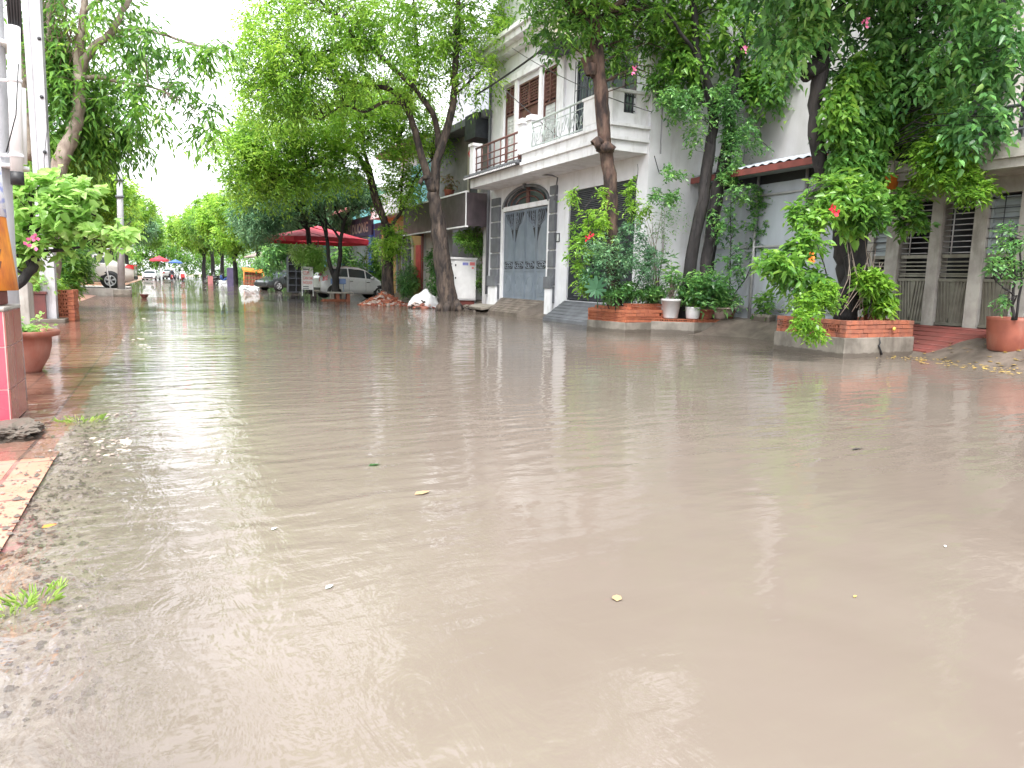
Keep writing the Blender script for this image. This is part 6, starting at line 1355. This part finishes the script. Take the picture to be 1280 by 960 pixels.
climber('bright leafy plant spilling over the edge of the largest brick planter',(10.0,8.1,.6),[blob(1015,375,7.95,22,14,.18),blob(1005,398,7.85,22,12,.15),blob(1018,415,7.82,16,12,.1),blob(1038,375,7.95,14,12,.15),blob(1030,360,8.0,16,10,.2)],180,.07,'leaf_bright',.1,None,w=.5,name='shrub',cat='shrub',per=4)
climber('small green shrub at the right end of the largest brick planter',(11.1,8.4,.6),[blob(1098,358,8.3,15,12,.2),blob(1085,345,8.3,12,12,.2),blob(1102,378,8.3,10,12,.2)],90,.12,'leaf_bright',.13,[path(8.3,(1085,396),(1092,360)),path(8.3,(1098,396),(1102,360))],name='shrub',cat='shrub')
b=MB()
for k in range(12): p0=at(1045+k*5,400-random.uniform(0,20),y=8.35); p1=at(1055+random.uniform(0,50),290+random.uniform(0,40),y=8.45); b.tube([p0,p0.lerp(p1,.5)+Vector((random.uniform(-.1,.1),-.08,0)),p1],.007,4)
tag(b.build('hanging_roots',M['bark_grey']),'thin tangled stems hanging over the thick vine-covered trunk','stems')
for (px,py,l) in ((930,62,'pink flower cluster high above the twin trunks'),(1083,28,'pink flower cluster at the top edge beside the vine-covered trunk'),(792,88,'small pink flower above the solid end of the balcony')): flower(l,px,py,12.6 if px<1000 else 8.2,.06,'flower_pink')
flower('upper red blossom spray on the lower vine-covered trunk',1040,267,7.9,.085,'flower_red'); flower('orange-red blossom among the broad leaves left of the vine-covered trunk',1013,322,7.9,.06,'orange_sheet')
# potted tree at right edge
y=6.6; lim=[L_(path(y,(1266,400),(1268,360),(1266,320),(1262,280)),.025,.012),L_(path(y,(1268,370),(1255,360),(1245,352)),.012,.006),L_(path(y,(1270,400),(1276,340),(1275,300)),.02,.01)]
tree('thin potted tree with small dark leaves at the right edge',tuple(at(1266,400,y=y)),lim,[blob(1262,300,6.6,18,14,.2),blob(1250,330,6.5,18,10,.2),blob(1275,335,6.6,14,16,.2),blob(1252,375,6.5,12,4,.1)],75,.07,'leaf_dark','bark_dark',.4,.13,3,5,.1,name='potted_tree',cat='potted tree')
# topiary by the cabinet
y=24.9; lim=[L_(path(y,(604,372),(604,340),(600,318),(595,300)),.03,.02),L_(path(y,(603,345),(606,320),(608,308)),.02,.015)]
tree('small clipped tree with rounded crown behind the white cabinet',tuple(at(604,372,y=y)),lim,[blob(592,302,24.9,18,17,.5),blob(580,295,25,10,10,.4),blob(608,308,24.9,9,9,.3),blob(600,345,25,6,14,.2)],260,.09,'leaf_mid','bark_grey',.4,.16,4,5,.1,name='clipped_tree')
C=climber('dark climbing shrub beside the white roller shutter',(10.2,28.2,.1),[blob(545,345,28.3,9,28,.3),blob(541,330,28.4,6,20,.2)],90,.12,'leaf_dark',.2,[path(28.3,(543,378),(545,330))],name='shrub',cat='shrub')
climber('column of yellow-green climber on the pillar left of the orange house',(10.2,38,.1),[blob(466,320,37,9,24,.4),blob(470,345,37,8,14,.4),blob(478,350,36,8,20,.4)],130,.15,'leaf_mid',.25,[path(37,(467,372),(467,320))],name='shrub',cat='shrub')
climber('dark spiky shrub in front of the arched glazed door',(9.8,32.4,.1),[blob(512,345,32,11,14,.5),blob(508,355,31.5,9,12,.4)],90,.22,'leaf_dark',.3,[path(32,(510,375),(512,340))],w=.2,name='shrub',cat='shrub')
climber('low shrubs along the foot of the houses behind the parasol',(9,42,.1),[blob(430,318,41,14,14,.8),blob(450,335,40,7,12,.5),blob(345,318,46,16,18,1),blob(335,330,48,12,12,1)],190,.2,'leaf_dark',.35,[path(41,(430,360),(430,320))],name='shrub',cat='shrub')

# ------------------------------------------------------------------ left side
y=20.5; b0=at(60,390,y=y); b0.z=.0
lim=[L_(path(y,(56,420),(60,350),(66,270),(74,212),(86,178),(96,150),(99,120),(100,95)),.27,.25,.21,.18,.165,.15,.14,.14),
 L_(path(y,(99,100),(98,70),(101,40),(105,5),(104,-60)),.12,.055),L_(path(y,(100,100),(106,75),(122,55),(140,40),(152,15),(164,-5),(180,-60),dy=-.05),.11,.045),
 L_(path(y,(104,98),(125,96),(150,103),(185,108),(205,114),dy=-.2),.06,.018),L_(path(y,(118,99),(150,95),(175,83)),.025,.01),L_(path(y,(138,40),(170,37),(200,42),(230,52),(262,60),(285,60),dy=-.15),.05,.015),
 L_(path(y,(106,15),(128,-5),(160,-40)),.05,.03),L_(path(y+.6,(36,200),(32,150),(30,100),(34,40),(60,20),(62,-30)),.15,.1),L_(path(y+.3,(62,-10),(60,40),(55,75)),.07,.03),L_(path(y+.4,(105,160),(110,150),(118,140)),.02,.01)]
bl=[blob(140,60,20.9,50,35,1.3),blob(178,58,20.2,28,20,1,.7),blob(235,66,19.8,32,8,.6,.3),blob(215,108,19.7,30,8,.6,.2),blob(190,140,19.7,26,8,.6,.25),blob(258,130,19.5,20,8,.4,.12),blob(272,60,19.4,18,10,.4,.16),blob(115,125,21,30,28,1,1.8),blob(85,110,21.4,28,60,1.2,4),blob(60,60,21.6,25,60,1.2,3),
 blob(140,12,20.8,42,18,1.0),blob(75,15,21.3,45,25,1.2),blob(40,-50,21,40,35,1.5),blob(120,-130,20,38,30,1.2,1),blob(215,-190,19,36,26,1.1,.9),blob(130,-260,18.5,40,30,1.2,1),blob(290,-290,17.5,40,28,1.1,.9),blob(140,165,21.3,32,18,.8,1.5),blob(165,105,20.1,24,16,.7,.5),blob(100,175,21.5,22,28,.8,1.5),blob(258,165,19.4,12,10,.3,.1),blob(70,190,21.8,30,30,1,2)]  # unseen upper clumps added so the sky's reflection in the water turns patchy
tree('pale leaning tree at left whose long leafy branches hang over the street',tuple(b0),lim,bl,520,.19,'leaf_mid','bark_grey',.32,.5,5,7,.45,kind='kite',tw=.5,hang=.45)
b=MB(); c=at(80,32,y=20.2)
for k in range(150):
    d=Vector((random.gauss(0,.24),random.gauss(0,.2),random.gauss(0,.3))); b.tube([c+d,c+d+Vector((random.uniform(-.12,.12),random.uniform(-.1,.1),random.uniform(-.3,.05)))],.006,3,0,0,False)
tag(b.build('dried_vines',M['brown_wood']),'brown tangle of dried vines hanging high in the left tree','dried vines')
# bright broad-leaved bush behind the pillar
y=8.6; b0=at(10,362,y=y)
lim=[L_(path(y,(-20,372),(10,363),(26,352),(38,336),(46,320),(60,314),(80,312),(100,309),dy=0),.05,.05,.05,.045,.035,.02,.016,.012),L_(path(y,(38,338),(34,310),(40,290),(38,250)),.03,.012),L_(path(y,(30,345),(22,338),(18,330)),.016,.01),L_(path(y,(42,322),(25,318),(12,330)),.02,.012),L_(path(y,(100,309),(120,285),(150,290)),.012,.006),L_(path(y,(38,300),(80,260),(120,270)),.02,.008)]
bl=[blob(50,260,8.6,32,25,.35),blob(85,265,8.5,35,28,.4),blob(60,295,8.6,35,18,.35),blob(108,272,8.4,18,12,.25),blob(30,300,8.7,15,18,.3,.02),blob(118,290,8.3,12,6,.15,.004),blob(45,232,8.6,25,14,.3),blob(85,240,8.6,25,14,.3),blob(148,288,8.2,12,6,.15,.003),blob(70,222,8.7,14,6,.15,.008),blob(30,235,8.8,14,8,.15,.008),blob(112,240,8.5,12,7,.15,.006),blob(25,330,8.9,10,8,.15,.004),blob(135,302,8.3,6,4,.08,.0008)]
tree('bright lime broad-leaved bush with a curved bare branch behind the tiled pillar',tuple(b0),lim,bl,170,.09,'leaf_lime','bark_dark',.8,.13,3,4,.05,kind='heart',name='bush',cat='bush',ldroop=.25,tw=.6,r0=.006,maxd=1.)
flower('small pink flower in the lime broad-leaved bush',38,302,8.2,.05,'flower_pink')
y=24.5; climber('dense green feathery shrub between the pale pole and the sedan',(at(100,362,y=y).x,y,.0),[blob(90,325,24,20,24,.9),blob(80,345,23.5,14,14,.6),blob(88,300,25,18,16,.9)],250,.17,'leaf_mid',.3,[path(24.5,(98,368),(95,330))],w=.28,name='shrub',cat='shrub')
y=20; climber('pale thin-leaved plant beside the brown rectangular pot',(at(50,370,y=y).x,y,.0),[blob(50,330,20.5,10,22,.4)],60,.13,'leaf_mid',.2,[path(20,(50,385),(50,330))],name='shrub',cat='shrub')

# ------------------------------------------------------------------ generic trees of the avenue
def avenue_proto(seed,h,r,leaf,lm,n,bark='bark_dark'):
    random.seed(seed); lim=[]; zt=h*.34
    lim.append(L_([Vector((0,0,-.3)),Vector((.05,.02,zt*.5)),Vector((-.05,.05,zt))],.24,.17)); bl=[]
    for k in range(5):
        a=k*1.257+random.uniform(-.3,.3); e=random.uniform(.5,.85); 
        p=[Vector((0,0,zt-.1)),Vector((math.cos(a)*r*.3,math.sin(a)*r*.3,zt+h*.18)),Vector((math.cos(a)*r*e,math.sin(a)*r*e,h*random.uniform(.6,.78)))]; lim.append(L_(p,.11,.03))
        q=p[-1]; bl.append((q.x,q.y,q.z,r*.42,r*.42,h*.15))
    for k in range(6):
        a=random.uniform(0,6.28); e=random.uniform(.1,.8)*r; bl.append((math.cos(a)*e,math.sin(a)*e,h*random.uniform(.55,.86),r*.4,r*.4,h*.13))
    bl.append((0,0,h*.8,r*.5,r*.5,h*.17))
    t=tree('x',(0,0,0),lim,bl,n,leaf,lm,bark,.42,.6,6,7,.3,tw=.35); return t
A=[avenue_proto(1,9.5,3.6,.26,'leaf_bright',800),avenue_proto(2,8.2,3.2,.26,'leaf_mid',800),avenue_proto(3,9,3.4,.26,'leaf_blue',760),avenue_proto(5,7.5,3.0,.3,'leaf_bright',560)]
index_kids()
used=[False]*4
def place(k,x,y,rot,s,label,sz=None):
    o=A[k] if not used[k] else copy_tree(A[k]); used[k]=True
    o.location=(x,y,0); o.rotation_euler=(0,0,R(rot)); o.scale=(s,s,sz or s); o['label']=label; o['group']='trees of the avenue beyond the cars'; o['category']='tree'
place(2,8.3,46,20,.85,'bluish street tree just beyond the red parasol')
place(1,7.6,56,100,.9,'dark trunked tree behind the dark sedan on the right')
place(0,7.4,67,200,.95,'yellow-green tree beside the orange-covered crate stall')
place(3,6.6,80,30,1.1,'light green tree over the parked far motorbikes')
place(1,6.3,94,250,1.15,'dark tree on the right level with the far rider')
place(0,6.2,110,70,1.25,'bright tree on the right beyond the far rider',1.3)
place(3,6.0,130,170,1.5,'pale green tree near the far end of the street on the right')
place(1,-6.6,33,140,.8,'dark green tree behind the slim lamp post on the left')
place(2,-6.0,36,40,.85,'grey-green tree above the silver sedan')
place(0,-4.6,47,300,.85,'bright green tree just beyond the silver sedan')
place(1,-4.8,60,80,.95,'second tree beyond the sedan on the left side')
place(3,-5.0,74,190,1.15,'third tree beyond the sedan on the left side')
place(0,-5.2,92,10,1.15,'left-hand tree level with the far riders')
place(2,-5.5,112,260,1.3,'left-hand tree beside the far white car')
place(1,-5.5,135,330,1.5,'last left-hand tree before the street end')
# the far end of the street: trees merging into one mass
bl=[(x,y_,z,7,4,5) for x,y_,z in ((-22,165,4),(-12,172,6),(-4,185,6.5),(4,182,7.0),(12,175,7),(22,168,6),(-30,150,5),(32,150,6),(0,190,9),(8,190,3),(-8,190,3))]
C,O=clusters(bl,1300,.3); me_=sprays(C,O,.6,.45,1.3,5,6,.3,name='distant_trees'); tag(link('distant_trees',me_,M['leaf_mid']),'mass of trees closing the far end of the street','trees',kind='stuff')
bl=[(-9,y_,z,2.6,5,3.2) for y_ in range(14,130,9) for z in (3,)]
C,O=clusters(bl,1500,.3); me_=sprays(C,O,.3,.4,.8,5,6,.3,name='hedge'); tag(link('garden_greenery',me_,M['leaf_mid']),'unbroken garden greenery behind the left pavement','greenery',kind='stuff')
b=MB(); b.box((-11.5,8,-.3),(-11.2,140,2.6)); tag(b.build('garden_wall',M['grey_wall']),'long grey garden wall behind the greenery on the left','wall')

bl=[(9.3,y_,1.2,.7,3,1.1) for y_ in range(50,132,5)]
C,O=clusters(bl,520,.2); me_=sprays(C,O,.22,.4,.5,5,6,.2,name='roadside_shrubs'); tag(link('roadside_shrubs',me_,M['leaf_dark']),'low dark planting along the foot of the far right houses','shrubs',kind='stuff')
